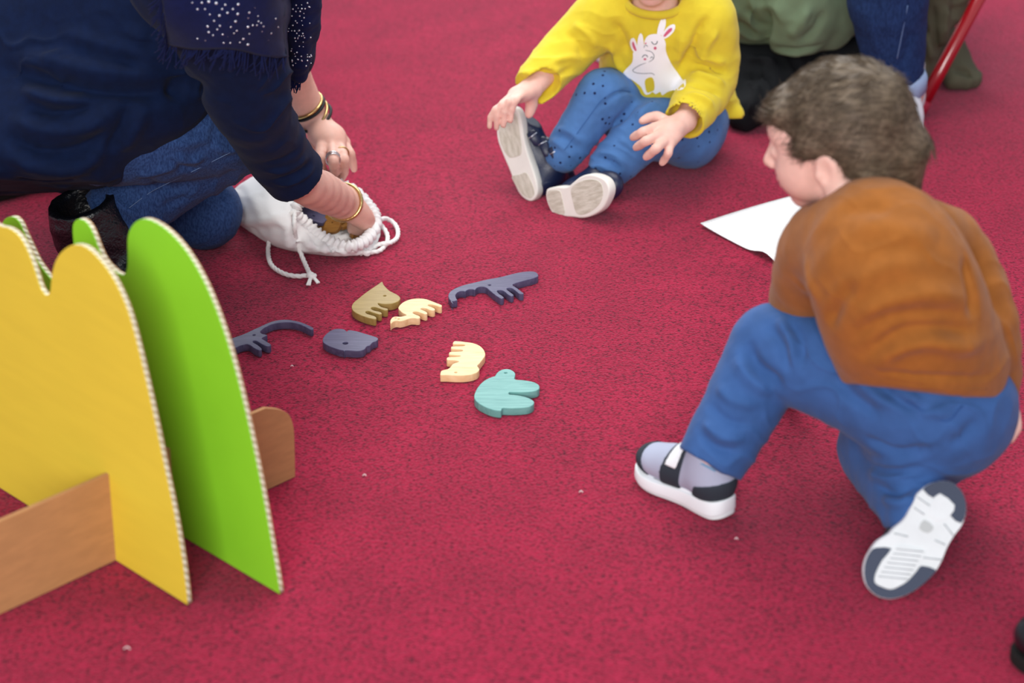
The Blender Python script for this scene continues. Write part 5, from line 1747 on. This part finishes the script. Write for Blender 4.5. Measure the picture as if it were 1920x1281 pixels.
vb.chain([ankS + [0, 0, -.05], np.array([.70, 4.08, .03])], [.032, .026], .01)
sdf_obj('body', vb, M_skin, sitter)
vj = Vol((0.40, 3.90, 0.10), (0.86, 4.80, 0.74), .0045)
vj.chain([hipS, kneeS], [.10, .078], .02)
vj.chain([kneeS, W(1665, 0, 4.19), W(1680, 150, 4.205)], [.078, .072, .052], .01)
vj.cut(W(1680, 152, 4.205), ankS - kneeS)
j2 = sdf_obj('jeans', vj, M_jean2, sitter, noise=[(.0015, 12, 7)], folds=[([(1690, 20), (1682, 70), (1672, 120)], .006, .003), ([(1630, 20), (1636, 60), (1645, 100)], .010, .004), ([(1705, 60), (1700, 100), (1690, 130)], .008, -.005)])
stitch('seam', j2, [(1702, 10), (1692, 60), (1682, 110)], .001, M_stitch, j2)
v, f = tube([W(1680, 142, 4.205), W(1682, 152, 4.205), W(1684, 172, 4.207)], [.0535, .056, .052], 28)
mesh_obj('turned_cuff', v, f, M_cuff, j2)
v, f = tube([W(1684, 165, 4.21), W(1689, 225, 4.215)], [.038, .036], 24)
mesh_obj('sock', v, f, mat('grey_blue_sock', (120, 136, 176), .9), sitter)
Lc, vv = simple_shoe(np.array([.735, 4.30, 0]), (-.18, -1, 0), .255, None, None)
sh = sdf_obj('shoe', vv, M_wshoe, sitter, floor=.012)
T = np.eye(4); T[:3, :3] = Lc.M; T[:3, 3] = Lc(0, 0, .009)
plate('sole', [shoe_sole_outline(.255)], .018, .003, M_wshoe, Matrix(T.tolist()), sh)


def heap(name, label, cat, prims, m, lo, hi, folds, floor=.002, noise=(.002, 9, 3), h=.0045, cuts=()):
    v = Vol(lo, hi, h)
    for p in prims:
        v.chain(*p[:2], p[2], sub=p[3] if len(p) > 3 else 0)
    for c in cuts:
        v.cut(*c)
    c = (np.asarray(lo) + np.asarray(hi)) / 2
    V, F = v.mesh(); V = relax(V, F, 2)
    N = vnormals(V, F); V = V + N * (noise[0] * noise3(V, noise[1], noise[2]))[:, None]
    V = wrinkle(V, vnormals(V, F), [((1, .2, .25), 17, .010, 3), ((.3, .1, 1), 20, .006, 6)])
    V = relax(V, F, 1)
    V = fold(V, vnormals(V, F), [(p, w, am * 1.8) for p, w, am in folds], F)
    V[:, 2] = np.maximum(V[:, 2], floor)
    o = mesh_obj(name, V, F, m, origin=(c[0], c[1], V[:, 2].min()))
    tag(o, label, cat)
    return o


Y = 4.36
heap('green_coat', 'sage green coat hanging down in soft folds beside the blue-jeaned leg', 'coat',
     [([W(1395, -150, Y), W(1400, 0, Y), W(1405, 62, Y)], [.055, .050, .026], .03, 3), ([W(1440, -150, Y + .02), W(1425, 0, Y), W(1425, 58, Y)], [.06, .05, .026], .03, 3), ([W(1520, -150, Y), W(1510, 0, Y - .04), W(1490, 70, Y - .05)], [.08, .075, .045], .02, 3), ([W(1570, -150, Y), W(1560, 0, Y - .02), W(1550, 60, Y - .03)], [.07, .062, .035], .02, 3), ([W(1600, -150, Y), W(1595, 0, Y + .03), W(1588, 35, Y + .03)], [.06, .045, .03], .02, 3)],
     M_olive, W(1330, 60, Y) - [0.0, .16, .02], W(1660, -150, Y) + [0, .16, .06],
     [([(1438, 20), (1436, 55), (1440, 90)], .010, -.012), ([(1450, 88), (1490, 96), (1540, 84)], .006, -.006), ([(1450, 98), (1495, 108), (1535, 98)], .006, .005), ([(1460, 106), (1500, 115), (1530, 108)], .005, -.005), ([(1400, 10), (1415, 40), (1428, 60)], .010, -.006), ([(1520, 10), (1500, 45), (1480, 72)], .010, .005), ([(1545, 20), (1528, 55), (1500, 80)], .009, -.005), ([(1376, 40), (1400, 55), (1420, 72)], .008, -.005)], floor=.1)
heap('black_garment', 'black garment crumpled on the carpet under the green coat', 'clothing',
     [([W(1405, 80, 4.40), W(1400, 130, 4.36), W(1385, 175, 4.30), G(1392, 225, .02)], [.05, .055, .035, .024], .02, 4), ([W(1450, 95, 4.40), W(1460, 140, 4.36), G(1420, 205, .04)], [.06, .055, .03], .03, 4), ([W(1520, 110, 4.42), W(1560, 110, 4.42), W(1620, 100, 4.42)], [.06, .05, .05], .03), ([G(1480, 170, .03), G(1560, 170, .03)], [.05, .05], .03)],
     M_blackcl, (0.36, 4.12, 0.0), (0.78, 4.56, 0.26), [([(1400, 110), (1430, 115), (1455, 125)], .008, .008), ([(1395, 145), (1425, 140), (1450, 150)], .008, -.008), ([(1420, 160), (1415, 190), (1405, 215)], .006, .006)])
heap('olive_coat', 'dark olive coat trailing onto the carpet beside the red chair leg', 'coat',
     [([W(1745, -120, 4.46), W(1740, 0, 4.46), W(1735, 90, 4.44), W(1728, 150, 4.42)], [.06, .035, .026, .016], .015, 4), ([W(1760, -120, 4.44), W(1758, 0, 4.43), W(1765, 70, 4.42)], [.04, .024, .016], .008, 4), ([W(1790, -120, 4.46), W(1785, 0, 4.46), W(1775, 40, 4.44)], [.05, .030, .018], .008, 4), ([W(1770, 70, 4.50), W(1800, 120, 4.48), G(1826, 150, .018)], [.022, .020, .016], .02, 4), ([W(1775, 90, 4.50), G(1790, 150, .020)], [.03, .022], .03), ([W(1745, 60, 4.50), W(1750, 140, 4.50)], [.03, .02], .03)],
     M_dkolive, (0.76, 4.30, 0.0), (1.02, 4.64, 0.30), [([(1750, 10), (1752, 50), (1755, 90)], .006, -.006), ([(1775, 10), (1772, 40), (1770, 70)], .006, .005), ([(1785, 130), (1808, 135), (1830, 145)], .006, -.006), ([(1738, 60), (1744, 100), (1742, 120)], .006, .006)])

# loose shoes at the edges of the picture
def edge_shoe(nm, o, d, S, m_up, m_sole, label, toe=None):
    Lc, vv = simple_shoe(np.asarray(o, float), d, S, None, None)
    root = empty(nm, o, label, 'shoe')
    u = sdf_obj('upper', vv, m_up, root, floor=.010)
    T = np.eye(4); T[:3, :3] = Lc.M; T[:3, 3] = Lc(0, 0, .009)
    plate('sole', [shoe_sole_outline(S)], .018, .003, m_sole, Matrix(T.tolist()), root)
    if toe:
        c = Lc(.5 * S, 0, .3 * S)
        v = Vol(c - .75 * S, c + .75 * S, S / 55)
        shoe_upper(v, Lc, S, .0012)
        v.cut(Lc(.80 * S, 0, 0), -Lc.M[:, 0]); v.cut(Lc(0, 0, .010), -Lc.M[:, 2])
        sdf_obj('toe_cap', v, toe, root)
    return root


_o = G(1125, 116, 0)
_d = np.array([-.75, -.65, 0]); _d /= np.linalg.norm(_d)
edge_shoe('child_shoe', _o - _d * .150 + [0, 0.0, 0], _d, .155, M_navyshoe, M_wshoe, 'small navy shoe with white toe cap behind the yellow sweatshirt', M_wshoe)
edge_shoe('black_shoe', G(1916, 1244, 0) + np.array([.22, -.02, 0]), (-1, .12, 0), .235, M_black, M_blackin, 'black shoe at the lower right edge of the carpet')
